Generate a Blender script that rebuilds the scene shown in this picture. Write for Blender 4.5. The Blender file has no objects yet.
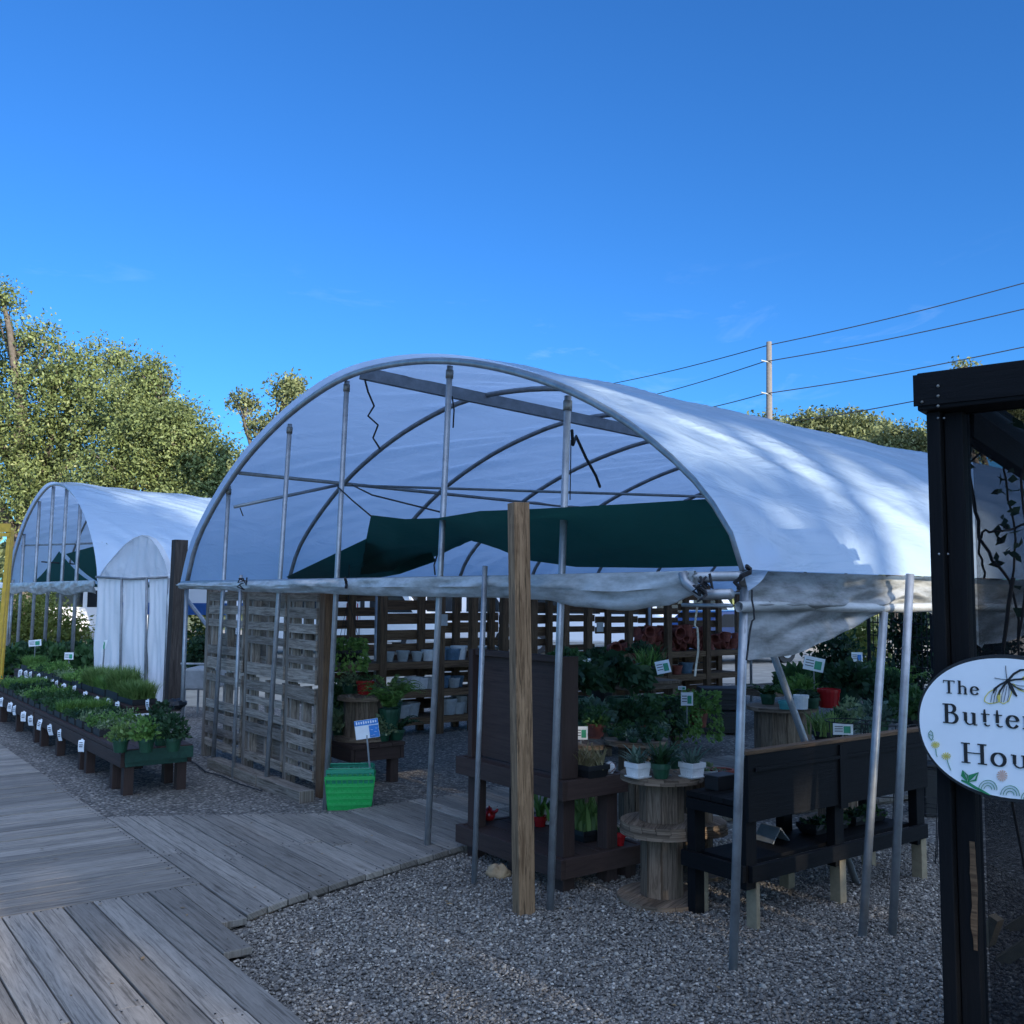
import bpy, math, random
import numpy as np
from mathutils import Vector, Matrix, noise, Quaternion
R=math.radians
scene=bpy.context.scene
COL=scene.collection
# ---------------------------------------------------------------- camera
F=970.0; CAMH=1.75; PITCH=R(5.0); ROLL=R(0.5)
CM=Matrix.Rotation(R(90)+PITCH,3,'X')@Matrix.Rotation(ROLL,3,'Z')
CP=Vector((0,0,CAMH))
def ray(px,py): return CM@Vector(((px-512)/F,-(py-512)/F,-1.0))
def G(px,py,z=0.0):
    d=ray(px,py); t=(z-CAMH)/d.z
    return CP+d*t
def D(px,py,Y):
    d=ray(px,py); return CP+d*(Y/d.y)
def PL(px,py,O,n):
    d=ray(px,py); t=(O-CP).dot(n)/d.dot(n); return CP+d*t
def PROJ(p):
    q=CM.transposed()@(Vector(p)-CP); return (512+F*q.x/-q.z, 512-F*q.y/-q.z)
cam=bpy.data.cameras.new('camera'); co=bpy.data.objects.new('camera',cam); COL.objects.link(co)
co.matrix_world=Matrix.Translation(CP)@CM.to_4x4()
cam.sensor_width=36; cam.lens=F/1024*36; cam.clip_end=3000; cam.clip_start=0.05
scene.camera=co
U=Vector((-.6,.8,0)); L=Vector((.8,.6,0)); Z=Vector((0,0,1))   # yard grid: U runs along the tent front, L along its length
# ---------------------------------------------------------------- materials
def newmat(name):
    m=bpy.data.materials.new(name); m.use_nodes=True
    nt=m.node_tree; b=nt.nodes['Principled BSDF']; return m,nt,b
def lk(nt,a,b): nt.links.new(a,b)
def mixc(nt,fac,c1,c2,mode='MIX'):
    n=nt.nodes.new('ShaderNodeMix'); n.data_type='RGBA'; n.blend_type=mode
    for i,v in ((0,fac),(6,c1),(7,c2)):
        if hasattr(v,'is_output'): lk(nt,v,n.inputs[i])
        elif i==0: n.inputs[0].default_value=v
        else: n.inputs[i].default_value=(*v,1)
    return n.outputs[2]
def ramp(nt,fac,stops):
    n=nt.nodes.new('ShaderNodeValToRGB'); e=n.color_ramp.elements
    while len(e)<len(stops): e.new(.5)
    for x,(p,c) in zip(e,stops):
        x.position=p; x.color=(*c,1) if len(c)==3 else c
    lk(nt,fac,n.inputs[0]); return n.outputs[0]
def noise_tex(nt,vec,scale,detail=4,rough=.6,dist=0):
    n=nt.nodes.new('ShaderNodeTexNoise'); n.inputs['Scale'].default_value=scale
    n.inputs['Detail'].default_value=detail; n.inputs['Roughness'].default_value=rough; n.inputs['Distortion'].default_value=dist
    if vec is not None: lk(nt,vec,n.inputs['Vector'])
    return n.outputs[0]
def mapping(nt,vec,scale):
    n=nt.nodes.new('ShaderNodeMapping'); n.inputs['Scale'].default_value=scale; lk(nt,vec,n.inputs['Vector']); return n.outputs[0]
def bump(nt,b,h,strength=.3,dist=.01):
    n=nt.nodes.new('ShaderNodeBump'); n.inputs['Strength'].default_value=strength; n.inputs['Distance'].default_value=dist
    lk(nt,h,n.inputs['Height']); lk(nt,n.outputs[0],b.inputs['Normal'])
def coords(nt,k='Object'): return nt.nodes.new('ShaderNodeTexCoord').outputs[k]
def island(nt): return nt.nodes.new('ShaderNodeNewGeometry').outputs['Random Per Island']
def plain(name,c,rough=.6,var=.25,scale=12,metal=0,spec=.5,bumpy=0.15):
    m,nt,b=newmat(name); v=coords(nt)
    n=noise_tex(nt,v,scale,5,.65)
    lo=tuple(x*(1-var) for x in c); hi=tuple(min(1,x*(1+var)) for x in c)
    lk(nt,ramp(nt,n,[(.3,lo),(.7,hi)]),b.inputs['Base Color'])
    b.inputs['Roughness'].default_value=rough; b.inputs['Metallic'].default_value=metal; b.inputs['Specular IOR Level'].default_value=spec
    if bumpy: bump(nt,b,noise_tex(nt,v,scale*6,3),bumpy,.004)
    return m
def wood(name,c1,c2,dark,rough=.8,isl=.35,grain=1.0,spec=.3,cracks=.5):
    """grain follows the UV layer: U runs along the board"""
    m,nt,b=newmat(name); uv=coords(nt,'UV')
    g=noise_tex(nt,mapping(nt,uv,(2.0,28,1)),1.6,7,.72,1.1)
    kv=nt.nodes.new('ShaderNodeTexVoronoi'); kv.inputs['Scale'].default_value=1; lk(nt,mapping(nt,uv,(1.7,9,1)),kv.inputs['Vector'])
    g2=noise_tex(nt,mapping(nt,uv,(.9,9,1)),1.3,3,.6,.8)
    cr=noise_tex(nt,mapping(nt,uv,(1.3,48,1)),1.3,5,.75,.5)
    base=mixc(nt,g2,c1,c2)
    fine=ramp(nt,g,[(.36,tuple(x*.6 for x in dark)),(.6,(1,1,1))])
    a=mixc(nt,.85*grain,base,fine,'MULTIPLY')
    crk=ramp(nt,cr,[(.40,(.08,.07,.06)),(.46,(1,1,1))])
    a=mixc(nt,cracks,a,crk,'MULTIPLY')
    a=mixc(nt,.7*min(1,grain),a,ramp(nt,kv.outputs['Distance'],[(.05,(.22,.19,.16)),(.10,(.75,.72,.7)),(.16,(1,1,1))]),'MULTIPLY')
    hs=nt.nodes.new('ShaderNodeHueSaturation'); mr=nt.nodes.new('ShaderNodeMapRange')
    mr.inputs[3].default_value=1-isl; mr.inputs[4].default_value=1+isl
    lk(nt,island(nt),mr.inputs[0]); lk(nt,mr.outputs[0],hs.inputs['Value']); lk(nt,a,hs.inputs['Color'])
    lk(nt,hs.outputs[0],b.inputs['Base Color'])
    b.inputs['Roughness'].default_value=rough; b.inputs['Specular IOR Level'].default_value=spec
    bump(nt,b,g,.5,.004)
    return m
def foliage(name,dark,light,trans=.35,rough=.5,yel=None):
    m,nt,b=newmat(name)
    r=island(nt); n=noise_tex(nt,coords(nt),1.2,3,.6)
    mx=nt.nodes.new('ShaderNodeMath'); mx.operation='MULTIPLY_ADD'; lk(nt,n,mx.inputs[0]); mx.inputs[1].default_value=1.7; mx.inputs[2].default_value=-.55
    ad=nt.nodes.new('ShaderNodeMath'); ad.operation='ADD'; lk(nt,mx.outputs[0],ad.inputs[0])
    r2=nt.nodes.new('ShaderNodeMath'); r2.operation='MULTIPLY'; lk(nt,r,r2.inputs[0]); r2.inputs[1].default_value=.45; lk(nt,r2.outputs[0],ad.inputs[1])
    st=[(.1,dark),(.8,light)]
    if yel: st.append((.97,yel))
    c=ramp(nt,ad.outputs[0],st)
    lk(nt,c,b.inputs['Base Color']); b.inputs['Roughness'].default_value=rough; b.inputs['Specular IOR Level'].default_value=.35
    t=nt.nodes.new('ShaderNodeBsdfTranslucent'); lk(nt,c,t.inputs['Color'])
    ms=nt.nodes.new('ShaderNodeMixShader'); ms.inputs[0].default_value=trans
    lk(nt,b.outputs[0],ms.inputs[1]); lk(nt,t.outputs[0],ms.inputs[2])
    lk(nt,ms.outputs[0],nt.nodes['Material Output'].inputs['Surface'])
    return m
def film(name,c,trans=.35,dirt=0,rough=.35,wr=.5,dirtcol=(.2,.2,.17),wscale=(1,1,1),spec=.3):
    m,nt,b=newmat(name); v=coords(nt)
    n=noise_tex(nt,v,1.5,5,.7); n2=noise_tex(nt,mapping(nt,v,(1,1,4)),3,6,.7)
    col=mixc(nt,n,tuple(x*.9 for x in c),c)
    if dirt:
        d=ramp(nt,n2,[(.40,(0,0,0)),(.68,(dirt,dirt,dirt))]); col=mixc(nt,d,col,dirtcol)
    lk(nt,col,b.inputs['Base Color']); b.inputs['Roughness'].default_value=rough; b.inputs['Specular IOR Level'].default_value=spec
    w=noise_tex(nt,mapping(nt,v,wscale),2.2,4,.55,.8)
    bp=nt.nodes.new('ShaderNodeBump'); bp.inputs['Strength'].default_value=wr; bp.inputs['Distance'].default_value=.05
    lk(nt,w,bp.inputs['Height']); lk(nt,bp.outputs[0],b.inputs['Normal'])
    t=nt.nodes.new('ShaderNodeBsdfTranslucent'); lk(nt,col,t.inputs['Color']); lk(nt,bp.outputs[0],t.inputs['Normal'])
    ms=nt.nodes.new('ShaderNodeMixShader'); ms.inputs[0].default_value=trans
    lk(nt,b.outputs[0],ms.inputs[1]); lk(nt,t.outputs[0],ms.inputs[2])
    lk(nt,ms.outputs[0],nt.nodes['Material Output'].inputs['Surface'])
    return m
def gravel_mat(name,island_mode):
    m,nt,b=newmat(name)
    if island_mode: r=island(nt); h=None
    else:
        vo=nt.nodes.new('ShaderNodeTexVoronoi'); vo.inputs['Scale'].default_value=42; lk(nt,coords(nt),vo.inputs['Vector'])
        sp=nt.nodes.new('ShaderNodeSeparateColor'); lk(nt,vo.outputs['Color'],sp.inputs[0]); r=sp.outputs[0]; h=vo.outputs['Distance']
    c=ramp(nt,r,[(0,(.13,.118,.105)),(.45,(.235,.21,.182)),(.8,(.33,.295,.25)),(.93,(.44,.39,.32)),(1,(.66,.59,.50))])
    big=noise_tex(nt,coords(nt),.7,4,.6)
    c=mixc(nt,.55,c,ramp(nt,big,[(.3,(.62,.6,.58)),(.7,(1,1,1))]),'MULTIPLY')
    if h is not None:
        c=mixc(nt,.75,c,ramp(nt,h,[(.25,(1,1,1)),(.75,(.3,.3,.3))]),'MULTIPLY')
        iv=nt.nodes.new('ShaderNodeMath'); iv.operation='SUBTRACT'; iv.inputs[0].default_value=1; lk(nt,h,iv.inputs[1]); bump(nt,b,iv.outputs[0],.8,.02)
    else:
        n=noise_tex(nt,coords(nt),90,3); c=mixc(nt,.4,c,ramp(nt,n,[(.3,(.6,.6,.6)),(.7,(1,1,1))]),'MULTIPLY')
    lk(nt,c,b.inputs['Base Color']); b.inputs['Roughness'].default_value=.85; b.inputs['Specular IOR Level'].default_value=.3
    return m
M={}
M['gravel']=gravel_mat('gravel',False); M['stones']=gravel_mat('stones',True)
M['deck']=wood('deck_wood',(.34,.295,.245),(.24,.21,.175),(.5,.48,.45),.8,.32,.6,.3,.5)
M['pallet']=wood('pallet_wood',(.37,.315,.255),(.24,.20,.16),(.5,.45,.4),.85,.35)
M['post']=wood('post_wood',(.43,.265,.145),(.29,.175,.09),(.4,.32,.25),.75,.06,1.0,.3,.75)
M['stud']=wood('stud_wood',(.20,.12,.065),(.13,.078,.042),(.55,.45,.4),.8,.25)
M['darkpost']=wood('dark_post_wood',(.075,.06,.05),(.05,.042,.036),(.5,.45,.4),.85,.1)
M['spool']=wood('spool_wood',(.29,.21,.145),(.18,.13,.09),(.42,.38,.33),.85,.3)
M['brown']=wood('brown_paint',(.072,.044,.036),(.055,.035,.029),(.75,.72,.7),.65,.15,.5,.2,.2)
M['black']=wood('black_paint',(.008,.008,.009),(.005,.005,.006),(.7,.7,.7),.65,.15,.5,.15,.2)
M['greenboard']=plain('green_paint',(.014,.062,.042),.6,.3,20)
M['galv']=plain('galvanised_steel',(.34,.35,.36),.45,.25,9,.55)
M['steel2']=plain('dull_steel',(.24,.25,.26),.5,.25,9,.4)
M['brass']=plain('rusty_bolt',(.2,.19,.17),.5,.4,30,.5)
M['ropeblack']=plain('black_rope',(.015,.015,.017),.8,.3,40)
M['cream']=plain('cream_cord',(.5,.47,.38),.8,.2,40)
M['film']=film('greenhouse_film',(.58,.73,.90),.5,0,.20,.5,wscale=(1,1,3),spec=1.0)
M['tarp']=film('rolled_tarp',(.66,.68,.68),.22,.75,.4,.5)
M['flap']=film('dirty_tarp',(.42,.43,.43),.25,.9,.4,.5,(.10,.10,.085))
M['white_panel']=film('white_sheet',(.82,.83,.84),.15,0,.35,.3)
M['clearfilm']=film('crinkled_film',(.76,.78,.8),.45,0,.2,.9)
M['shade']=film('shade_cloth',(.013,.088,.08),.3,0,.8,.3)
M['terra']=plain('terracotta',(.20,.05,.032),.8,.35,14)
M['white']=plain('white_ceramic',(.72,.71,.69),.5,.12,14)
M['greypot']=plain('grey_ceramic',(.36,.37,.36),.5,.2,14)
M['bluepot']=plain('blue_ceramic',(.10,.17,.24),.35,.25,14)
M['red']=plain('red_glaze',(.33,.012,.014),.2,.15,8,bumpy=0)
M['greenpot']=plain('green_plastic_pot',(.012,.06,.03),.4,.2,20)
M['blackplastic']=plain('black_plastic',(.009,.009,.010),.6,.2,20)
M['teal']=plain('teal_cup',(.06,.30,.30),.4,.15,20)
M['basket']=plain('green_basket',(.012,.34,.07),.4,.12,30)
M['basket2']=plain('teal_green_basket',(.01,.24,.13),.4,.12,30)
M['soil']=plain('soil',(.035,.026,.02),.95,.4,60)
M['paper']=plain('paper_card',(.78,.79,.80),.6,.05,20,bumpy=0)
M['ink']=plain('dark_ink',(.05,.055,.07),.6,.2,20,bumpy=0)
M['signblue']=plain('sign_blue',(.03,.20,.55),.5,.1,20,bumpy=0)
M['signgreen']=plain('sign_green',(.03,.30,.16),.5,.2,20,bumpy=0)
M['rock']=plain('rock',(.40,.27,.15),.9,.35,14,bumpy=.5)
M['yellow']=plain('yellow_paint',(.55,.33,.03),.5,.2,10)
M['grey']=plain('grey_paint',(.22,.23,.23),.6,.2,10)
M['tan']=plain('bare_wood',(.27,.21,.13),.8,.2,20)
M['concrete']=plain('concrete_foot',(.42,.39,.32),.9,.25,20)
M['bark']=plain('bark',(.11,.09,.07),.9,.4,9,bumpy=.6)
M['vine']=plain('vine_stem',(.05,.035,.025),.8,.3,30)
M['utility']=plain('utility_pole',(.17,.15,.13),.85,.15,9)
M['wire']=plain('cable',(.03,.03,.035),.5,.1,9,bumpy=0)
M['carwhite']=plain('white_car_paint',(.80,.80,.80),.25,.03,4,bumpy=0)
M['cardark']=plain('dark_blue_car_paint',(.03,.05,.14),.25,.1,4,bumpy=0)
M['glass']=plain('dark_glass',(.02,.025,.03),.08,.1,4,bumpy=0)
M['rubber']=plain('rubber',(.02,.02,.02),.8,.2,20)
M['redlamp']=plain('red_lamp',(.5,.02,.02),.3,.1,10,bumpy=0)
M['canopyblue']=film('blue_canopy',(.06,.18,.50),.3,0,.6,.3)
M['canopywhite']=film('white_canopy',(.75,.76,.78),.4,0,.6,.3)
M['signwhite']=plain('sign_white_paint',(.82,.84,.86),.45,.03,6)
M['signblack']=plain('sign_letter_black',(.012,.012,.013),.5,.1,10,bumpy=0)
M['signyellow']=plain('sign_yellow',(.70,.58,.13),.5,.15,30,bumpy=0)
M['signleaf']=plain('sign_leaf_green',(.02,.22,.08),.5,.15,30,bumpy=0)
M['signpink']=plain('sign_pink',(.66,.45,.36),.5,.15,30,bumpy=0)
M['signpale']=plain('sign_pale_wing',(.70,.72,.62),.5,.05,30,bumpy=0)
M['lawn']=plain('lawn',(.14,.15,.055),.9,.5,3)
M['dirt']=plain('far_ground',(.34,.29,.22),.9,.3,2)
M['oak']=foliage('oak_leaves',(.030,.048,.016),(.23,.28,.095),.22,.55,(.34,.34,.16))
M['oak2']=foliage('oak_leaves_grey',(.045,.06,.026),(.26,.29,.12),.3,.55)
M['fern']=foliage('bright_fern',(.05,.135,.028),(.20,.34,.075),.35)
M['herb']=foliage('dark_herb',(.018,.058,.02),(.075,.155,.045),.3)
M['grassleaf']=foliage('grassy_leaves',(.07,.145,.034),(.235,.33,.095),.35)
M['deepgreen']=foliage('deep_green_leaves',(.010,.034,.016),(.04,.09,.034),.25)
M['variegated']=foliage('variegated_leaves',(.06,.13,.05),(.32,.37,.20),.3,.5,(.6,.6,.42))
M['bluegreen']=foliage('blue_green_succulent',(.05,.10,.075),(.15,.22,.16),.15)
M['dry']=foliage('dry_grass',(.20,.16,.08),(.38,.32,.17),.3)
M['litter']=foliage('dry_fallen_leaves',(.10,.06,.03),(.30,.2,.1),.1)
M['sunbush']=foliage('yellow_green_bush',(.13,.16,.03),(.34,.36,.09),.4,.5,(.45,.42,.14))
# screen: black woven mesh you see through
def screen_mat():
    m,nt,b=newmat('insect_screen'); b.inputs['Base Color'].default_value=(.008,.009,.011,1); b.inputs['Roughness'].default_value=1; b.inputs['Specular IOR Level'].default_value=0
    t=nt.nodes.new('ShaderNodeBsdfTransparent'); ms=nt.nodes.new('ShaderNodeMixShader')
    w=nt.nodes.new('ShaderNodeTexWave'); w.inputs['Scale'].default_value=60; w.wave_type='BANDS'; w.bands_direction='X'
    w2=nt.nodes.new('ShaderNodeTexWave'); w2.inputs['Scale'].default_value=60; w2.bands_direction='Y'
    uv=coords(nt,'UV'); lk(nt,uv,w.inputs['Vector']); lk(nt,uv,w2.inputs['Vector'])
    mx=nt.nodes.new('ShaderNodeMath'); mx.operation='MAXIMUM'; lk(nt,w.outputs['Fac'],mx.inputs[0]); lk(nt,w2.outputs['Fac'],mx.inputs[1])
    mr=nt.nodes.new('ShaderNodeMapRange'); lk(nt,mx.outputs[0],mr.inputs[0]); mr.inputs[1].default_value=.55; mr.inputs[2].default_value=.95; mr.inputs[3].default_value=.36; mr.inputs[4].default_value=.78
    lk(nt,mr.outputs[0],ms.inputs[0]); lk(nt,t.outputs[0],ms.inputs[1]); lk(nt,b.outputs[0],ms.inputs[2]); lk(nt,ms.outputs[0],nt.nodes['Material Output'].inputs['Surface'])
    return m
M['screen']=screen_mat()
# ---------------------------------------------------------------- mesh builders
RND=random.Random(7)
class MB:
    def __init__(s): s.v=[]; s.f=[]; s.uv=[]
    def face(s,idx,uv): s.f.append(idx); s.uv.append(uv)
    def box(s,c,size,ax=(Vector((1,0,0)),Vector((0,1,0)),Vector((0,0,1))),taper=1.0):
        c=Vector(c); n=len(s.v); hx,hy,hz=[k/2 for k in size]
        long=max(range(3),key=lambda i:size[i])
        ou,ov=RND.random()*20,RND.random()*20
        loc=[]
        for k in (-1,1):
            for j in (-1,1):
                for i in (-1,1):
                    t=taper if k>0 else 1
                    q=(i*hx*t,j*hy*t,k*hz); loc.append(q)
                    s.v.append(c+ax[0]*q[0]+ax[1]*q[1]+ax[2]*q[2])
        for fc in ((0,2,3,1),(4,5,7,6),(0,1,5,4),(2,6,7,3),(0,4,6,2),(1,3,7,5)):
            ps=[loc[i] for i in fc]
            oth=[i for i in range(3) if i!=long]
            var=max(oth,key=lambda i:max(p[i] for p in ps)-min(p[i] for p in ps))
            s.face(tuple(n+i for i in fc),[(p[long]+ou,p[var]+ov+(.37*fc[0])) for p in ps])
        return s
    def beam(s,p,q,w,h,up=Z,ext=0):
        """board from p to q, w sideways, h along up"""
        p=Vector(p); q=Vector(q); d=(q-p); l=d.length; d=d/l
        side=d.cross(up)
        if side.length<1e-3: side=d.cross(Vector((1,0,0)))
        side.normalize(); u2=side.cross(d)
        return s.box((p+q)/2,(l+2*ext,w,h),(d,side,u2))
    def upright(s,p,z0,z1,w,d,ax=None):
        ax=ax or (L,U,Z); p=Vector(p)
        return s.box((p.x,p.y,(z0+z1)/2),(w,d,z1-z0),ax)
    def tube(s,pts,r,n=8,cap=True):
        pts=[Vector(p) for p in pts]; rs=r if isinstance(r,(list,tuple)) else [r]*len(pts)
        b=len(s.v); prev=None; acc=0; us=[]; ov=RND.random()*9
        for i,p in enumerate(pts):
            d=(pts[min(i+1,len(pts)-1)]-pts[max(i-1,0)])
            if d.length<1e-6: d=Z.copy()
            d.normalize()
            if prev is None:
                a=d.orthogonal().normalized()
            else: a=(prev-d*prev.dot(d)); a=a.normalized() if a.length>1e-5 else d.orthogonal().normalized()
            prev=a; bb=d.cross(a)
            if i: acc+=(p-pts[i-1]).length
            us.append(acc+ov)
            for k in range(n):
                t=2*math.pi*k/n; s.v.append(p+(a*math.cos(t)+bb*math.sin(t))*rs[i])
        for i in range(len(pts)-1):
            for k in range(n):
                k2=(k+1)%n
                s.face((b+i*n+k,b+i*n+k2,b+(i+1)*n+k2,b+(i+1)*n+k),[(us[i],.02*k),(us[i],.02*k+.02),(us[i+1],.02*k+.02),(us[i+1],.02*k)])
        if cap:
            s.face(tuple(b+k for k in range(n))[::-1],[(0,0)]*n)
            s.face(tuple(b+(len(pts)-1)*n+k for k in range(n)),[(0,0)]*n)
        return s
    def lathe(s,c,prof,n=20,ang0=0,square=False):
        """prof: list of (r,z); open or closed by r=0"""
        c=Vector(c); b=len(s.v)
        for r,z in prof:
            for k in range(n):
                t=2*math.pi*k/n+ang0; s.v.append(c+Vector((r*math.cos(t),r*math.sin(t),z)))
        for i in range(len(prof)-1):
            for k in range(n):
                k2=(k+1)%n
                s.face((b+i*n+k,b+i*n+k2,b+(i+1)*n+k2,b+(i+1)*n+k),[(prof[i][1]*1.0,k*.05),(prof[i][1],k*.05+.05),(prof[i+1][1],k*.05+.05),(prof[i+1][1],k*.05)])
        for i,rev in ((0,True),(len(prof)-1,False)):
            if prof[i][0]>1e-4:
                ids=[b+i*n+k for k in range(n)]
                if rev: ids=ids[::-1]
                s.face(tuple(ids),[(s.v[q].x,s.v[q].y) for q in ids])
        return s
    def grid(s,fn,nu,nv,uvs=(1,1)):
        b=len(s.v)
        for i in range(nu+1):
            for j in range(nv+1): s.v.append(Vector(fn(i/nu,j/nv)))
        for i in range(nu):
            for j in range(nv):
                q=[b+i*(nv+1)+j,b+(i+1)*(nv+1)+j,b+(i+1)*(nv+1)+j+1,b+i*(nv+1)+j+1]
                s.face(tuple(q),[(i/nu*uvs[0],j/nv*uvs[1]),((i+1)/nu*uvs[0],j/nv*uvs[1]),((i+1)/nu*uvs[0],(j+1)/nv*uvs[1]),(i/nu*uvs[0],(j+1)/nv*uvs[1])])
        return s
    def prism(s,poly,off):
        """flat polygon (list of Vectors) extruded by vector off"""
        n=len(poly); b=len(s.v); off=Vector(off)
        for p in poly: s.v.append(Vector(p))
        for p in poly: s.v.append(Vector(p)+off)
        uvp=[(p[0],p[2] if abs(off[2])<1e-4 else p[1]) for p in poly]
        s.face(tuple(range(b,b+n)),uvp); s.face(tuple(range(b+2*n-1,b+n-1,-1)),uvp[::-1])
        for i in range(n):
            j=(i+1)%n; s.face((b+j,b+i,b+n+i,b+n+j),[(0,0),(.1,0),(.1,.1),(0,.1)])
        return s
    def sphere(s,c,r,n=12,m=8,sc=(1,1,1),jit=0,seed=0):
        c=Vector(c); prof=[]
        b=len(s.v); rr=random.Random(seed)
        for i in range(m+1):
            a=math.pi*i/m
            for k in range(n):
                t=2*math.pi*k/n
                p=Vector((math.sin(a)*math.cos(t)*sc[0],math.sin(a)*math.sin(t)*sc[1],-math.cos(a)*sc[2]))*r
                if jit: p*=1+jit*noise.noise(p*(2.2/r)+Vector((seed,0,0)))
                s.v.append(c+p)
        for i in range(m):
            for k in range(n):
                k2=(k+1)%n; s.face((b+i*n+k,b+i*n+k2,b+(i+1)*n+k2,b+(i+1)*n+k),[(0,0)]*4)
        return s
    def build(s,name,mat,parent=None,smooth=False,bevel=0,at=None):
        off=root_loc(parent) if at is None else Vector(at)
        me=bpy.data.meshes.new(name)
        me.from_pydata([tuple(v-off) for v in s.v],[],s.f)
        uvl=me.uv_layers.new(name='UVMap')
        flat=[c for fu in s.uv for p in fu for c in p]
        uvl.data.foreach_set('uv',flat)
        me.materials.append(M[mat] if isinstance(mat,str) else mat)
        if smooth:
            for p in me.polygons: p.use_smooth=True
        me.validate()
        o=bpy.data.objects.new(name,me); COL.objects.link(o)
        if parent is not None: o.parent=parent
        if at is not None: o.location=Vector(at)
        if bevel:
            md=o.modifiers.new('bevel','BEVEL'); md.width=bevel; md.segments=2; md.limit_method='ANGLE'
        return o
def root_loc(p):
    v=Vector((0,0,0))
    while p is not None: v=v+p.location; p=p.parent
    return v
def np_mesh(name,V,Fc,mat,parent=None,smooth=False):
    V=np.asarray(V,dtype=np.float32)-np.array(root_loc(parent),dtype=np.float32)
    Fc=np.asarray(Fc,dtype=np.int32); k=Fc.shape[1]
    me=bpy.data.meshes.new(name)
    me.vertices.add(len(V)); me.vertices.foreach_set('co',V.ravel())
    me.loops.add(Fc.size); me.loops.foreach_set('vertex_index',Fc.ravel())
    me.polygons.add(len(Fc)); me.polygons.foreach_set('loop_start',np.arange(0,Fc.size,k,dtype=np.int32))
    if smooth: me.polygons.foreach_set('use_smooth',np.ones(len(Fc),dtype=bool))
    me.materials.append(M[mat] if isinstance(mat,str) else mat)
    me.update(); me.validate()
    o=bpy.data.objects.new(name,me); COL.objects.link(o)
    if parent is not None: o.parent=parent
    return o
def unit(a): return a/np.maximum(np.linalg.norm(a,axis=-1,keepdims=True),1e-9)
def leaf_arrays(C,size,rs,aspect=.5,dirs=None,flat=0.0,fold=.15):
    n=len(C)
    d=unit(rs.normal(size=(n,3))) if dirs is None else unit(dirs+rs.normal(size=(n,3))*.35)
    q=rs.normal(size=(n,3)); q[:,2]*=(1-flat)
    sd=unit(np.cross(d,q)); nr=np.cross(d,sd)
    s=(size*(0.65+.7*rs.random((n,1)))) if np.isscalar(size) else size.reshape(-1,1)
    a=C-d*s*.5; t=C+d*s*.5; m=C-d*s*.05
    l=m+sd*s*aspect*.5+nr*s*fold; r=m-sd*s*aspect*.5+nr*s*fold
    V=np.stack([a,l,t,r],1).reshape(-1,3); Fc=np.arange(n*4).reshape(n,4)
    return V,Fc
def blade_arrays(B,H,W,rs,lean=.5,dirs=None,droop=.4):
    """B base pts, H heights, W widths -> bent blades of 3 quads"""
    n=len(B); H=H.reshape(-1,1); W=W.reshape(-1,1)
    a=rs.random(n)*6.283
    o=np.stack([np.cos(a),np.sin(a),np.zeros(n)],1) if dirs is None else dirs
    le=(lean*(.3+.9*rs.random((n,1))))
    sd=np.stack([-o[:,1],o[:,0],np.zeros(n)],1)
    pts=[]
    for t,w in ((0,.8),(.35,1),(.7,.75),(1,.08)):
        p=B+o*H*le*t**1.5+np.array([[0,0,1.0]])*H*(t-droop*le*t*t)
        pts+= [p-sd*W*w*.5,p+sd*W*w*.5]
    V=np.stack(pts,1).reshape(-1,3); base=(np.arange(n)*8).reshape(n,1)
    Fc=np.concatenate([base+np.array([[2*i,2*i+1,2*i+3,2*i+2]]) for i in range(3)],0)
    return V,Fc
def cat(parts):
    Vs=[];Fs=[];k=0
    for V,Fc in parts: Vs.append(V); Fs.append(Fc+k); k+=len(V)
    return np.concatenate(Vs),np.concatenate(Fs)
# ---------------------------------------------------------------- scene bookkeeping
def tag(o,label=None,cat=None,group=None,kind=None):
    if label: o['label']=label
    if cat: o['category']=cat
    if group: o['group']=group
    if kind: o['kind']=kind
    return o
def thing(name,label,cat,loc,group=None):
    o=bpy.data.objects.new(name,None); o.empty_display_size=.1; COL.objects.link(o); o.location=Vector(loc)
    return tag(o,label,cat,group)
KIDS={}
def kids(o): return [c for c in COL.objects if c.parent==o]
def copy_tree(o,loc=None,rz=None,label=None,group=None,scale=None,kidmap=None):
    c=o.copy(); COL.objects.link(c)
    def rec(src,dst):
        for ch in src.children:
            d=ch.copy(); COL.objects.link(d); d.parent=dst; rec(ch,d)
    rec(o,c)
    if loc is not None: c.location=Vector(loc)
    if rz is not None: c.rotation_euler=(0,0,rz)
    if scale: c.scale=(scale,)*3 if not isinstance(scale,tuple) else scale
    if label: c['label']=label
    if group: c['group']=group
    return c
_O=['first','second','third','fourth','fifth','sixth','seventh','eighth','ninth','tenth','eleventh','twelfth','thirteenth','fourteenth','fifteenth','sixteenth','seventeenth','eighteenth','nineteenth','twentieth']
def ORD(i):
    if i<20: return _O[i]
    t=['twenty','thirty','forty'][i//10-2] if (i+1)%10 else None
    return (['twenty','thirty','forty','fifty'][(i+1)//10-2]+'-'+_O[(i+1)%10-1]) if (i+1)%10 else ['','','thirtieth','fortieth'][(i+1)//10-1]
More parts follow.
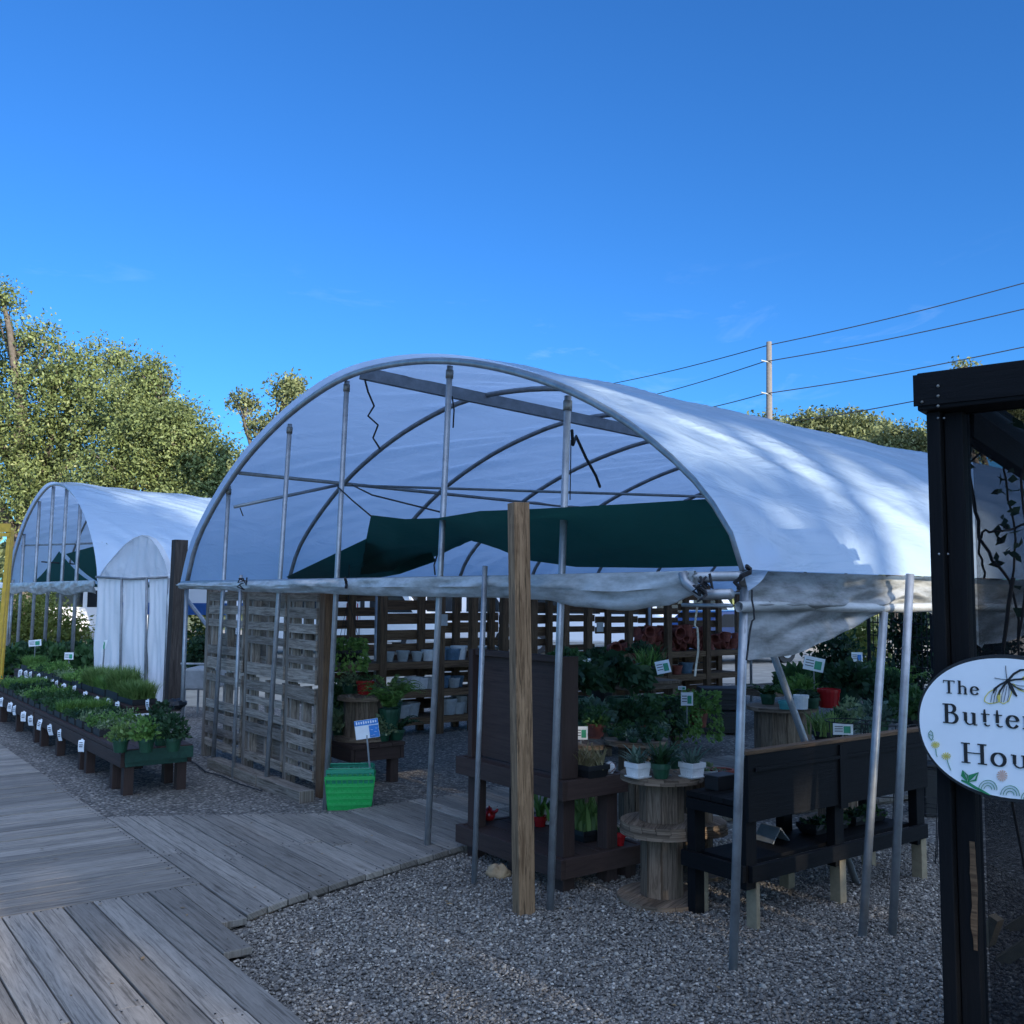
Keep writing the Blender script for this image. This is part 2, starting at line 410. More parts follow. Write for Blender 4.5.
# ---------------------------------------------------------------- sky and sun
SUN_AZ=R(143); SUN_EL=R(17)      # azimuth from +Y towards +X: behind the viewer, to the right
sundir=Vector((math.sin(SUN_AZ)*math.cos(SUN_EL),math.cos(SUN_AZ)*math.cos(SUN_EL),math.sin(SUN_EL)))
w=bpy.data.worlds.new('World'); scene.world=w; w.use_nodes=True
nt=w.node_tree; bg=nt.nodes['Background']
sky=nt.nodes.new('ShaderNodeTexSky'); sky.sky_type='NISHITA'; sky.sun_disc=False
sky.sun_elevation=SUN_EL; sky.sun_rotation=SUN_AZ; sky.air_density=1.0; sky.dust_density=0.2; sky.ozone_density=3.2; sky.altitude=100
# thin wisps of cirrus, fixed in world direction
gen=coords(nt,'Generated')
mp=nt.nodes.new('ShaderNodeMapping'); mp.inputs['Scale'].default_value=(3.0,3.0,11); mp.inputs['Rotation'].default_value=(0,.25,.4); lk(nt,gen,mp.inputs[0])
cn=noise_tex(nt,mp.outputs[0],2.1,6,.62,.7)
sepn=nt.nodes.new('ShaderNodeSeparateXYZ'); lk(nt,gen,sepn.inputs[0])
cr=ramp(nt,cn,[(.60,(0,0,0)),(.86,(.09,.09,.09))])
band=ramp(nt,sepn.outputs[2],[(.10,(0,0,0)),(.16,(1,1,1)),(.24,(1,1,1)),(.34,(0,0,0))])
cf=mixc(nt,1.0,cr,band,'MULTIPLY')
tint=mixc(nt,1.0,sky.outputs[0],(.205,.53,.90),'MULTIPLY')
skc0=mixc(nt,cf,tint,(9,9.5,10))
# haze glow added to the unseen sky behind the viewer, to lift the shade
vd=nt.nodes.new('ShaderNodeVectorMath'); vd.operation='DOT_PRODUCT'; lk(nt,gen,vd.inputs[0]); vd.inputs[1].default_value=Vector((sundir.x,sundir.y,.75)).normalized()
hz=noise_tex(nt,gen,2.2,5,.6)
fill_haze=ramp(nt,vd.outputs['Value'],[(.30,(0,0,0)),(.95,(.33,.40,.53))])
fill_haze=mixc(nt,.5,fill_haze,mixc(nt,1.0,fill_haze,ramp(nt,hz,[(.35,(.3,.3,.3)),(.65,(1,1,1))]),'MULTIPLY'))
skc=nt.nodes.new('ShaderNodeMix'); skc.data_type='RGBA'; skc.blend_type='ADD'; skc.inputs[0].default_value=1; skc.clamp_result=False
sc_=nt.nodes.new('ShaderNodeVectorMath'); sc_.operation='SCALE'; sc_.inputs[3].default_value=22; lk(nt,fill_haze,sc_.inputs[0])
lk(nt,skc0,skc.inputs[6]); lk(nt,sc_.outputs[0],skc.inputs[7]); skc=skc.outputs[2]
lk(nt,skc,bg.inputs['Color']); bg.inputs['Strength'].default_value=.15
sl=bpy.data.lights.new('sun','SUN'); so=bpy.data.objects.new('sun',sl); COL.objects.link(so)
sl.energy=5.0; sl.angle=R(.5); sl.color=(1,.90,.74)
so.rotation_euler=sundir.to_track_quat('Z','Y').to_euler(); so.location=(0,-20,30)
scene.view_settings.view_transform='Standard'; scene.view_settings.look='None'; scene.view_settings.gamma=1; scene.view_settings.exposure=0.75
scene.cycles.max_bounces=8; scene.cycles.transparent_max_bounces=16; scene.cycles.transmission_bounces=6
# ---------------------------------------------------------------- ground, far land, gravel
g=MB(); g.face(tuple(range(4)),[(0,0)]*4); g.v=[Vector((-600,-300,0)),Vector((600,-300,0)),Vector((600,900,0)),Vector((-600,900,0))]
tag(g.build('ground','gravel'),kind='structure')
g=MB(); f0=Vector((-60,19,.004))
g.v=[Vector(p) for p in ((-60,21,.004),(-14,21,.004),(-7.5,16.2,.004),(-4.6,15.2,.004),(3,20.5,.004),(9,20,.004),(60,14,.004),(120,120,.004),(-120,120,.004))]
g.face(tuple(range(9)),[(0,0)]*9)
tag(g.build('far_ground','dirt'),kind='structure')
g=MB(); g.v=[Vector(p) for p in ((-200,48,.010),(200,48,.010),(400,500,.010),(-400,500,.010))]; g.face((0,1,2,3),[(0,0)]*4)
tag(g.build('lawn','lawn'),kind='structure')
# ---------------------------------------------------------------- boardwalk, laid on the yard grid
DZ=.055
O=G(192,877,DZ)                    # where the three decks meet
def AB(p): q=Vector(p)-O; return q.dot(L),q.dot(U)
def W(a,b,z=0): q=O+L*a+U*b; return Vector((q.x,q.y,z))
NAILS=[]
def plank(mb,p,q,w,th=.036,z=DZ,rs=RND):
    p=Vector(p); q=Vector(q); d=(q-p).normalized(); sd=Vector((-d.y,d.x,0))
    for e,g_ in ((p,1),(q,-1)):
        for k in (-1,1): NAILS.append(Vector((e.x,e.y,z+.0035))+d*g_*.035+sd*k*w*.28)
    p.z=q.z=z-th/2+rs.uniform(-.003,.003); q.z+=rs.uniform(-.003,.003)
    mb.beam(p,q,w*rs.uniform(.925,.955),th)
def plankpoly(mb,a0,a1,l0,l1,h0,h1,th=.036):
    """board between a0 and a1 with skew-cut ends"""
    g_=.0045; a0+=g_; a1-=g_; z=DZ-th+RND.uniform(-.003,.003); ou,ov=RND.random()*20,RND.random()*20
    P=[(a0,l0),(a1,l1),(a1,h1),(a0,h0)]; n=len(mb.v)
    for zz in (z,z+th):
        for a,b in P: mb.v.append(W(a,b,zz))
    uv=[(b+ou,a+ov) for a,b in P]
    mb.face((n+3,n+2,n+1,n),uv[::-1]); mb.face((n+4,n+5,n+6,n+7),uv)
    for i in range(4):
        j=(i+1)%4; mb.face((n+i,n+j,n+4+j,n+4+i),[uv[i],uv[j],(uv[j][0],uv[j][1]+.03),(uv[i][0],uv[i][1]+.03)])
    for q,s_ in (((l0+l1)/2,1),((h0+h1)/2,-1)):
        for k in (.22,.78): NAILS.append(W(a0+(a1-a0)*k,q+s_*.05,DZ+.0035))
def deck(name,fill):
    NAILS.clear(); mb=MB(); fill(mb); o=tag(mb.build(name,'deck',bevel=.004),kind='structure')
    nb=MB()
    for p in NAILS:
        if p.y<9: nb.lathe(p,[(0,.001),(.0045,.001),(.0045,-.002)],6)
    tag(nb.build('nail_heads','rubber',o),kind='structure'); return o
rsd=random.Random(3)
def d1(mb):       # left deck: boards along L, ends on the line b axis
    b=.004; wd=.142
    while b<13:
        l=rsd.uniform(2.4,4.6); a=-.004
        while a>-7.5:
            plank(mb,W(a,b+wd/2),W(a-l+.006,b+wd/2),wd); a-=l; l=rsd.uniform(2.6,4.9)
        b+=wd
A1=AB(G(216,948,DZ))[0]; B1=AB(G(240,950,DZ))[1]
# front (near) edge of the tent path, as a line through pixels on the deck plane
E=[AB(G(x,y,DZ)) for x,y in ((218,926),(281,901),(370,873),(462,846),(640,822),(748,813),(900,796))]
B_=[AB(G(x,y,DZ)) for x,y in ((112,816),(330,813),(430,797),(620,770),(905,731))]
def interp(pts,a):
    if a<=pts[0][0]: return pts[0][1]
    for (a0,b0),(a1,b1) in zip(pts,pts[1:]):
        if a<=a1: return b0+(b1-b0)*(a-a0)/(a1-a0)
    return pts[-1][1]+(pts[-1][1]-pts[-2][1])/(pts[-1][0]-pts[-2][0])*(a-pts[-1][0])
def d2(mb):       # path into the tent: boards along U
    wd=.146; a=.004
    while a<7.5:
        lo=interp(E,a+wd/2); hi=interp(B_,a+wd/2)
        if hi-lo>.12:
            l0,l1,h0,h1=interp(E,a),interp(E,a+wd),interp(B_,a),interp(B_,a+wd)
            if hi-lo>1.6 and rsd.random()<.5:
                c=lo+(hi-lo)*rsd.uniform(.35,.65)
                plankpoly(mb,a,a+wd,l0,l1,c-.003,c-.003); plankpoly(mb,a,a+wd,c+.003,c+.003,h0,h1)
            else: plankpoly(mb,a,a+wd,l0,l1,h0,h1)
        a+=wd
    for (a0,b0),(a1,b1) in zip(E,E[1:]):      # dark joist under the front edge
        mb.beam(W(a0,b0+.04,.008),W(a1,b1+.04,.008),.03,.018)
def d0(mb):       # near deck: wide boards along U running towards the viewer
    wd=.150; a1=AB(G(216,948,DZ))[0]
    a=a1-wd; k=0
    while a>-3.6:
        b=-.148; first=True
        while b>-5.2:
            l=rsd.uniform(1.2,2.6) if not (k==0) else 6
            plank(mb,W(a+wd/2,b),W(a+wd/2,b-l+.006),wd); b-=l
        a-=wd; k+=1
    plank(mb,W(0,-.074),W(-3.6,-.074),.146)          # border board along L between the decks
    plank(mb,W(a1+wd/2,-.148),W(a1+wd/2,AB(G(240,950,DZ))[1]),wd)
    a=a1+wd
    while a<-.03:
        ww=min(wd,-a); plank(mb,W(a+ww/2,-.148),W(a+ww/2,interp(E,a+ww/2)),ww); a+=wd
deck('boardwalk_left',d1); deck('boardwalk_path',d2); deck('boardwalk_near',d0)
# loose stones over the gravel near the viewer
def ico():
    t=(1+5**.5)/2
    v=unit(np.array([(-1,t,0),(1,t,0),(-1,-t,0),(1,-t,0),(0,-1,t),(0,1,t),(0,-1,-t),(0,1,-t),(t,0,-1),(t,0,1),(-t,0,-1),(-t,0,1)],dtype=float))
    f=np.array([(0,11,5),(0,5,1),(0,1,7),(0,7,10),(0,10,11),(1,5,9),(5,11,4),(11,10,2),(10,7,6),(7,1,8),(3,9,4),(3,4,2),(3,2,6),(3,6,8),(3,8,9),(4,9,5),(2,4,11),(6,2,10),(8,6,7),(9,8,1)])
    return v,f
def stones(name,n,box,size,seed,keep):
    rs=np.random.RandomState(seed); v,f=ico()
    P=np.stack([rs.uniform(box[0],box[1],n*3),rs.uniform(box[2],box[3],n*3)],1)
    P=P[[keep(x,y) for x,y in P]][:n]; m=len(P)
    s=size*np.exp(rs.normal(0,.33,(m,1,1)))
    sc=np.stack([rs.uniform(.75,1.4,m),rs.uniform(.65,1.1,m),rs.uniform(.4,.8,m)],1)[:,None,:]
    jit=1+rs.uniform(-.22,.22,(m,12,1))
    vv=v[None]*jit*sc*s*.5
    a=rs.uniform(0,6.28,m); b=rs.normal(0,.4,m)
    ca,sa,cb,sb=[x[:,None] for x in (np.cos(a),np.sin(a),np.cos(b),np.sin(b))]
    x,y,z=vv[...,0],vv[...,1],vv[...,2]
    y,z=y*cb-z*sb,y*sb+z*cb; x,y=x*ca-y*sa,x*sa+y*ca
    V=np.stack([x+P[:,0:1],y+P[:,1:2],z+.004+rs.uniform(0,.008,(m,1))],2).reshape(-1,3)
    Fc=(f[None]+(np.arange(m)*12)[:,None,None]).reshape(-1,3)
    o=np_mesh(name,V,Fc,'stones'); tag(o,'small grey gravel stones lying loose over the yard','gravel',kind='stuff'); return o
def on_gravel(x,y):
    q=Vector((x,y,0))-O; a,b=q.dot(L),q.dot(U)
    if a>0: return b<interp(E,a) or b>interp(B_,a)
    if b>0: return False
    if a>A1+.15: return b<E[0][1]
    if a>A1: return b<B1
    return False
def inview(x,y):
    if not on_gravel(x,y): return False
    p=PROJ((x,y,0)); return -20<p[0]<1060 and p[1]<1060
stones('gravel',85000,(-1.7,3.2,2.9,7.2),.0130,1,inview)

rs=np.random.RandomState(12); P=[]
while len(P)<170:
    x,y=rs.uniform(-4,3.2),rs.uniform(2.9,9); 
    P.append((x,y,.016 if on_gravel(x,y) else DZ+.008))
V,Fc=leaf_arrays(np.array(P),.035,rs,.5,flat=0,fold=.1); V[:,2]=np.repeat(np.array(P)[:,2],4)+(V[:,2]-np.repeat(np.array(P)[:,2],4))*.25
tag(np_mesh('leaf_litter',V,Fc,'litter'),'dry fallen leaves scattered over the gravel and boards','leaf litter',kind='stuff')
# ---------------------------------------------------------------- hoop houses
A=G(735,975); A.z=0
def FR(px,py,off=0): return PL(px,py,A+L*off,L)             # a point in the plane of the big tent's front
def bz(p): return (p-A).dot(U),p.z
TR=[(745,570),(741,552),(735,535),(715,502),(690,472),(650,437),(610,410),(560,385),(500,367),(450,360),(400,362),(345,375),(300,405),(270,432),(240,466),(215,505),(195,545),(187,583)]
PR=[bz(FR(*p)) for p in TR]
WID=PR[-1][0]
def resample(pts,n):
    # smooth twice, then even arc length
    for _ in range(2):
        q=[pts[0]]
        for a,b in zip(pts,pts[1:]): q+= [(a[0]*.75+b[0]*.25,a[1]*.75+b[1]*.25),(a[0]*.25+b[0]*.75,a[1]*.25+b[1]*.75)]
        q.append(pts[-1]); pts=q
    d=[0]
    for a,b in zip(pts,pts[1:]): d.append(d[-1]+math.hypot(a[0]-b[0],a[1]-b[1]))
    out=[];k=0
    for i in range(n+1):
        t=d[-1]*i/n
        while k<len(d)-2 and d[k+1]<t: k+=1
        f=(t-d[k])/max(d[k+1]-d[k],1e-6); out.append((pts[k][0]*(1-f)+pts[k+1][0]*f,pts[k][1]*(1-f)+pts[k+1][1]*f))
    return out
PROF=resample(PR,48)
EAVE=(PROF[0][1]+PROF[-1][1])/2
print('tent width',WID,'eaves',PROF[0],PROF[-1],'top',max(p[1] for p in PROF))
def pz(b):
    for (b0,z0),(b1,z1) in zip(PROF,PROF[1:]):
        if (b0<=b<=b1): return z0+(z1-z0)*(b-b0)/max(b1-b0,1e-6)
    return PROF[0][1]
def hoop(base,prof,w,length,label,group,posts,eave,seed,legs_right,legs_left):
    T=lambda b,t,z: Vector(((base+U*b+L*t).x,(base+U*b+L*t).y,z))
    root=thing('hoop_house',label,'hoop house',T(w/2,0,0),group)
    ns=len(prof)-1; cum=[0]
    for a,b in zip(prof,prof[1:]): cum.append(cum[-1]+math.hypot(a[0]-b[0],a[1]-b[1]))
    sp=1.22
    mid=(w/2,eave)
    droop=lambda t: .10*min(1,max(0,(t-.3)/4.0))
    def cov(u,v):
        i=u*ns; k=min(int(i),ns-1); f=i-k
        b=prof[k][0]*(1-f)+prof[k+1][0]*f; z=prof[k][1]*(1-f)+prof[k+1][1]*f
        t=v*length-.06
        fr=(t/sp)%1; sag=math.sin(fr*math.pi)**1.0*.035*(1 if t>0 else 0)
        d=Vector((b-mid[0],0,z-mid[1]))
        if d.length>0: d.normalize()
        s=u*9.0
        # long diagonal creases running from the hoops down to the eaves
        cre=noise.noise(Vector((t*1.0+s*.75,s*.5-t*.5,seed)))*.05+noise.noise(Vector(((t*1.0+s*.75)*3.2,(s*.5-t*.5)*.9,seed+5)))*.022
        q_=s+.85*t; r_=t-.8*s
        cre+=noise.noise(Vector((q_*7.5,r_*.5,seed+9)))*.024+abs(noise.noise(Vector((q_*3.1,r_*.35,seed+3))))*.06
        k2=max(.034,.048-sag*.6+cre*min(1,max(0,t/.3)))
        return T(b+d.x*k2,t,z+d.z*k2-droop(t)*max(0,z-mid[1]))
    mb=MB(); mb.grid(cov,ns*4,int(length*15)); c=mb.build('roof_cover','film',root,smooth=True)
    n=int(length/sp)
    for i in range(n+1):
        t=i*sp
        mb=MB(); mb.tube([T(b,t,z-droop(t)*max(0,z-mid[1])) for b,z in prof],.024 if i else .026,8)
        mb.build('rib',('galv' if i==0 else 'steel2'),root,smooth=True)
        if i in legs_right:
            mb=MB(); mb.tube([T(0,t,prof[0][1]),T(-.0,t,0)],.024,8); mb.build('side_post','galv',root,smooth=True)
        if i in legs_left:
            mb=MB(); mb.tube([T(w,t,prof[-1][1]),T(w,t,0)],.024,8); mb.build('side_post','galv',root,smooth=True)
    for e,b in ((0,.0),(1,w)):
        mb=MB(); mb.tube([T(b,0,prof[-e][1]-.03),T(b,length,prof[-e][1]-.03)],.022,8); mb.build('eave_rail','galv',root,smooth=True)
    return root,T
TENT_LEN=13.4
big,TT=hoop(A,PROF,WID,TENT_LEN,'large open-fronted hoop house with white film roof and rolled-up front flap','hoop houses with white film roofs',None,EAVE,1.0,(3,4,5,6,7,8,9,10),(0,2,4,6,8,10))
# front posts, each traced from foot to head
for (x0,y0),(x1,y1) in (((213,765),(229,486)),((266,788),(290,424)),((325,810),(347,381)),((427,853),(450,366)),((550,911),(568,396)),((733,972),(745,568))):
    f=G(x0,y0); h=FR(x1,y1,.045); f=f if (f-A).dot(L)<.4 else f
    mb=MB(); mb.tube([Vector((f.x,f.y,-.02)),h],.022,10); 
    p=mb.build('front_post','galv',big,smooth=True)
    if x0==733:
        q=f.lerp(h,.055); mb=MB(); mb.tube([Vector((f.x,f.y,0)),q],.022,10); 
    mb=MB(); d=(h-f).normalized(); mb.tube([h-d*.09,h-d*.03],.028,10); mb.build('clamp','brass',p,smooth=True)
# guy poles standing just outside the front and the side
for (x0,y0),(x1,y1),lab in (((233,778),(241,575),'thin galvanised pole standing against the header beside the pallet wall'),((474,885),(485,566),'thin galvanised pole standing in front of the brown bench, left of the wooden post'),((892,936),(910,574),'galvanised pole beside the right eave, nearest the black pergola post')):
    f=G(x0,y0); h=D(x1,y1,f.y+.05)
    mb=MB(); mb.tube([Vector((f.x,f.y,-.02)),h],.017 if x0<800 else .022,10); o=mb.build('support_pole','galv',smooth=True,at=f)
    tag(o,lab,'pole','outer support poles of the big hoop house')
# inner side post and slanting brace
f=G(862,938); h=D(884,612,f.y+.12); mb=MB(); mb.tube([Vector((f.x,f.y,-.02)),h],.022,10); mb.build('side_post','galv',big,smooth=True)
f=G(858,884); h=D(768,640,f.y-.55); mb=MB(); mb.tube([Vector((f.x,f.y,-.02)),h],.021,8); mb.build('brace','steel2',big,smooth=True)
# header rails, ridge beam, purlins and cross ties
hz0=PROF[0][1]; hz1=PROF[-1][1]
mb=MB(); mb.tube([TT(-.1,-.04,hz0-.03),TT(WID+.05,-.04,hz1)],.024,8); mb.build('header_rail','galv',big,smooth=True)
mb=MB(); mb.tube([TT(-.05,-.05,hz0-.17),TT(.27,-.05,hz0-.17)],.010,8); mb.build('elbow_pipe','galv',big,smooth=True)
mb=MB()
ps=[TT(-.08,-.09,hz0-.115),TT(.10,-.10,hz0-.12),TT(.2,-.10,hz0-.06),TT(.22,-.10,hz0-.01)]
mb.tube(ps,.026,8); mb.build('elbow_pipe','galv',big,smooth=True)
p0=FR(361,373,.06); e=D(640,432,9.3); d=(e-p0); mb=MB(); mb.beam(p0,p0+d*2.6,.05,.10); mb.build('ridge_beam','steel2',big)
pl=FR(239,473,.02); mb=MB(); mb.tube([pl,pl+L*8+Z*-.12],.02,8); mb.build('purlin','steel2',big,smooth=True)
q=FR(338,485,1.2); mb=MB(); mb.tube([FR(234,507,.05),q],.018,8); mb.build('cross_tie','galv',big,smooth=True)
mb=MB(); mb.tube([q,TT(WID*.42,3.6,2.75),TT(.9,7.3,2.7)],.014,6); mb.build('cross_tie','steel2',big,smooth=True)
mb=MB(); mb.tube([TT(.45,2.44,pz(.45)-.1),TT(WID-.6,2.44,pz(.45)-.1)],.014,6); mb.build('cross_tie','steel2',big,smooth=True)
# rolled-up tarp along the header: a hanging double fold with sagging bellies
def rolled(bot,b0,b1,T,zt,off=-.075,amp=1.0,seed=0):
    def fn(u,v):
        b=b0+(b1-b0)*u; zb=bot(b); top=zt(b); a=v*2*math.pi
        rz=(top-zb)/2; zc=(top+zb)/2
        thick=.022+.014*noise.noise(Vector((b*1.5,seed,3)))
        wr=noise.noise(Vector((b*2.1+a*.9,a*1.4,seed)))*.03+noise.noise(Vector((b*5+a*2.6,a*2.6,seed+2)))*.018
        s=math.sin(a); c=math.cos(a)
        return T(b,off-(thick+wr*amp)*c-(.03*s if s<0 else 0),zc+rz*s*(1+wr*.8))
    mb=MB(); mb.grid(fn,150,22); return mb
bp=[(745,588),(706,589),(694,594),(660,606),(620,611),(575,607),(540,600),(500,598),(440,597),(380,596),(300,593),(245,592),(215,590),(187,589)]
BOT=sorted([bz(FR(x,y,-.08)) for x,y in bp])
def bot(b):
    if b<=BOT[0][0]: return BOT[0][1]
    for (b0,z0),(b1,z1) in zip(BOT,BOT[1:]):
        if b<=b1:
            f=(b-b0)/(b1-b0); f=f*f*(3-2*f); return z0+(z1-z0)*f
    return BOT[-1][1]
mb=rolled(bot,.16,WID+.05,TT,lambda b:hz0+(hz1-hz0)*b/WID+.0,seed=4)
mb.build('rolled_flap','tarp',big,smooth=True)
def tie(parent,p,ln,seed,r=.006,mat='ropeblack',name='tie_cord',wander=.06):
    rr=random.Random(seed); pts=[Vector(p)]
    for i in range(8): pts.append(pts[-1]+Vector((rr.uniform(-wander,wander)*.6,rr.uniform(-.02,.02),-ln/8*(1 if i!=3 else .2))))
    mb=MB(); mb.tube(pts,r,5); return mb.build(name,mat,parent)
def knot(parent,p,s,seed):
    rr=random.Random(seed); p=Vector(p); pts=[p+Vector((rr.uniform(-1,1),rr.uniform(-.4,.4),rr.uniform(-1.2,1)))*s for i in range(12)]
    mb=MB(); mb.tube(pts,.007,5); return mb.build('tie_cord','ropeblack',parent)
knot(big,FR(706,580,-.15),.035,1); knot(big,FR(699,588,-.15),.03,2); knot(big,FR(243,583,-.14),.06,3)
tie(big,FR(706,577,-.15),.13,4); tie(big,FR(345,578,-.15),.09,5,.012,wander=.005); tie(big,FR(746,566,-.05),.12,6,.012); tie(big,FR(752,590,-.02),.36,7,.005,wander=.02)
tie(big,FR(700,590,.2),.5,8,.006,'cream',wander=.02); 
# cords dangling from the hoops
def cord(pix,Y0,Y1,r=.009):
    n=len(pix); mb=MB(); mb.tube([D(x,y,Y0+(Y1-Y0)*i/(n-1)) for i,(x,y) in enumerate(pix)],r,5); mb.build('tie_cord','ropeblack',big)
cord([(363,373),(368,392),(374,406),(368,416),(378,425),(373,438),(380,449)],7.9,8.1)
cord([(572,430),(573,445),(576,436),(586,458),(596,476),(600,487)],6.5,7.0,.011)
cord([(452,396),(454,410),(453,428)],6.9,6.95,.006); cord([(338,487),(352,500),(371,516)],8.1,7.3,.007); cord([(352,485),(372,495),(440,512)],8.1,6.9,.007)
cord([(240,508),(243,516)],9.5,9.5,.006); cord([(437,556),(434,565),(435,575)],7.0,7.0,.006); cord([(571,440),(570,500)],6.4,6.5,.004)
# dirty side flap below the right eave
fl=[(750,660),(790,655),(830,639),(870,618),(905,603)]
def side_plane(px,py,off=-.05): return PL(px,py,A-U*.05,U)
SF=[]
for x,y in fl:
    q=side_plane(x,y); SF.append(((q-A).dot(L),q.z))
print('flap',SF)
def flapbot(t):
    if t<=SF[0][0]: return SF[0][1]
    for (a,b),(c,d) in zip(SF,SF[1:]):
        if t<=c: return b+(d-b)*(t-a)/(c-a)
    t2=t-SF[-1][0]
    return SF[-1][1]-max(0,t2-.1)*.35*(1 if t2<.9 else max(0,1.8-t2)) 
def flapfn(u,v):
    t=.03+u*6.0; top=hz0+.0; zb=min(flapbot(t),hz0-.14); z=top+(zb-top)*v
    bel=math.sin(v*math.pi)*.015
    wr=noise.noise(Vector((t*2.2+v*2.5,v*3-t*.8,2)))*.05+noise.noise(Vector((t*6+v*5,v*5,7)))*.018
    ridge=.03*math.exp(-((z-(hz0-.165))/.018)**2)
    return TT(-.045-bel-wr*(.3+v)-ridge,t,z)
mb=MB(); mb.grid(flapfn,150,44); mb.build('side_flap','flap',big,smooth=True)
def hemfn(u,v):
    t=-.02+u*6; a=v*2*math.pi
    rr=.026+.007*noise.noise(Vector((t*5,a,3)))
    return TT(-.065+rr*math.cos(a),t,hz0-.175+rr*math.sin(a)+.006*math.sin(t*4))
mb=MB(); mb.grid(hemfn,60,12); mb.build('flap_roll','tarp',big,smooth=True)
# loose corner of the film at the eave
def tab(u,v): return TT(-.045-.06*v-.015*math.sin(u*6),.0+u*.25,hz0+.10-v*(.20-.15*u)+.0)
mb=MB(); mb.grid(tab,8,8); mb.build('cover_corner','film',big,smooth=True)
# ------------------------------------------------- dark green shade cloths hung under the roof
near=[(722,498,2.25),(626,504,2.24),(531,509,2.25),(480,511,2.27),(438,518,2.29),(405,519,2.32),(371,515,2.36)]
far=[(743,566,1.95),(660,568,1.96),(576,567,2.0),(533,561,2.1),(505,547,2.22),(476,537,2.33),(440,555,2.2),(390,571,2.0),(360,575,1.97)]
def cv(pts,u):
    x=u*(len(pts)-1); k=min(int(x),len(pts)-2); f=x-k; f=f*f*(3-2*f)*.5+f*.5
    P=[G(a,b,z) for a,b,z in (pts[k],pts[k+1])]; return P[0].lerp(P[1],f)
def clothfn(u,v):
    p=cv(near,u); q=cv(far,u); r=p.lerp(q,v)
    r.z+=-math.sin(v*math.pi)*.10*math.sin(min(1,u*1.0)*math.pi)+noise.noise(Vector((u*5+v*2,v*3,9)))*.05*math.sin(v*math.pi)+abs(noise.noise(Vector((u*9-v*4,v*2,5))))*.07*math.sin(v*math.pi)
    return r
mb=MB(); mb.grid(clothfn,60,20); o=mb.build('shade_cloth','shade',smooth=True,at=G(600,540,2.1)); o.data.materials[0]=M['shade']
tag(o,'large dark green shade cloth stretched across the right half of the big hoop house','shade cloth','green shade cloths under the roofs')
n2=[(286,577,1.96),(330,556,2.1),(374,535,2.28),(395,540,2.28),(430,548,2.22)]; f2=[(310,581,1.93),(345,580,1.94),(384,577,1.95),(400,574,1.97),(437,561,2.1)]
def cloth2(u,v):
    p=cv(n2,u); q=cv(f2,u); r=p.lerp(q,v); r.z-=math.sin(v*math.pi)*.02; return r
mb=MB(); mb.grid(cloth2,40,12); o=mb.build('shade_cloth','shade',smooth=True,at=G(350,565,2.1))
tag(o,'smaller dark green shade cloth hanging low at the left behind the larger one','shade cloth','green shade cloths under the roofs')
# ------------------------------------------------- the second hoop house, farther left
A2=Vector((-7.0,16.5,0)); W2=8.0
pr2=[]
for b,z in PROF: pr2.append((b/WID*W2,1.95+(z-EAVE)*1.18 if z>EAVE else 1.95))
small,T2=hoop(A2,pr2,W2,11.0,'farther hoop house at the left with a white film roof and a green cloth inside','hoop houses with white film roofs',None,1.95,21.0,(2,4,6,8),(0,2,4,6,8))
for k,b in enumerate((.06,1.75,2.9,4.1,5.4,6.9,7.95)):
    zt=1.95
    for (b0,z0),(b1,z1) in zip(pr2,pr2[1:]):
        if b0<=b<=b1: zt=z0+(z1-z0)*(b-b0)/max(b1-b0,1e-5)
    mb=MB(); mb.tube([T2(b+.12,.05,0),T2(b,.05,zt-.01)],.036,8); mb.build('front_post','galv',small,smooth=True)
mb=rolled(lambda b:1.74+.03*math.sin(b*2.4),.0,W2,T2,lambda b:1.97,seed=9); mb.build('rolled_flap','tarp',small,smooth=True)
mb=MB(); mb.tube([T2(.3,.1,2.62),T2(W2-.2,.1,2.85)],.02,6); mb.build('cross_tie','steel2',small,smooth=True)
mb=MB(); mb.tube([T2(.6,1.2,2.5),T2(5.2,1.2,2.55)],.02,6); mb.build('cross_tie','steel2',small,smooth=True)
mb=MB(); mb.tube([T2(4.9,.05,2.4),T2(4.0,1.5,2.3)],.015,5); mb.build('tie_cord','ropeblack',small)
def c3(u,v):
    a=T2(.25+u*3.0,.16,2.62-.10*u); q=T2(.35+u*2.7,1.0,1.88); r=a.lerp(q,v); r.z-=.10*math.sin(v*3.14)+.03*math.sin(u*9)*v; return r
mb=MB(); mb.grid(c3,20,12); o=mb.build('shade_cloth','shade',smooth=True,at=T2(2,2,2.2)); tag(o,'dark green shade cloth panel at the right inside the farther hoop house','shade cloth','green shade cloths under the roofs')
def c4(u,v):
    apex=T2(4.5,.3,2.62); l=T2(7.8,.3,1.90); r=T2(2.9,.8,1.88)
    base=l.lerp(r,u); p=apex.lerp(base,v); p.z-=.12*math.sin(v*3.14); return p
mb=MB(); mb.grid(c4,20,12); o=mb.build('shade_cloth','shade',smooth=True,at=T2(5,1,2.2)); tag(o,'dark green shade cloth hung to a peak at the left inside the farther hoop house','shade cloth','green shade cloths under the roofs')
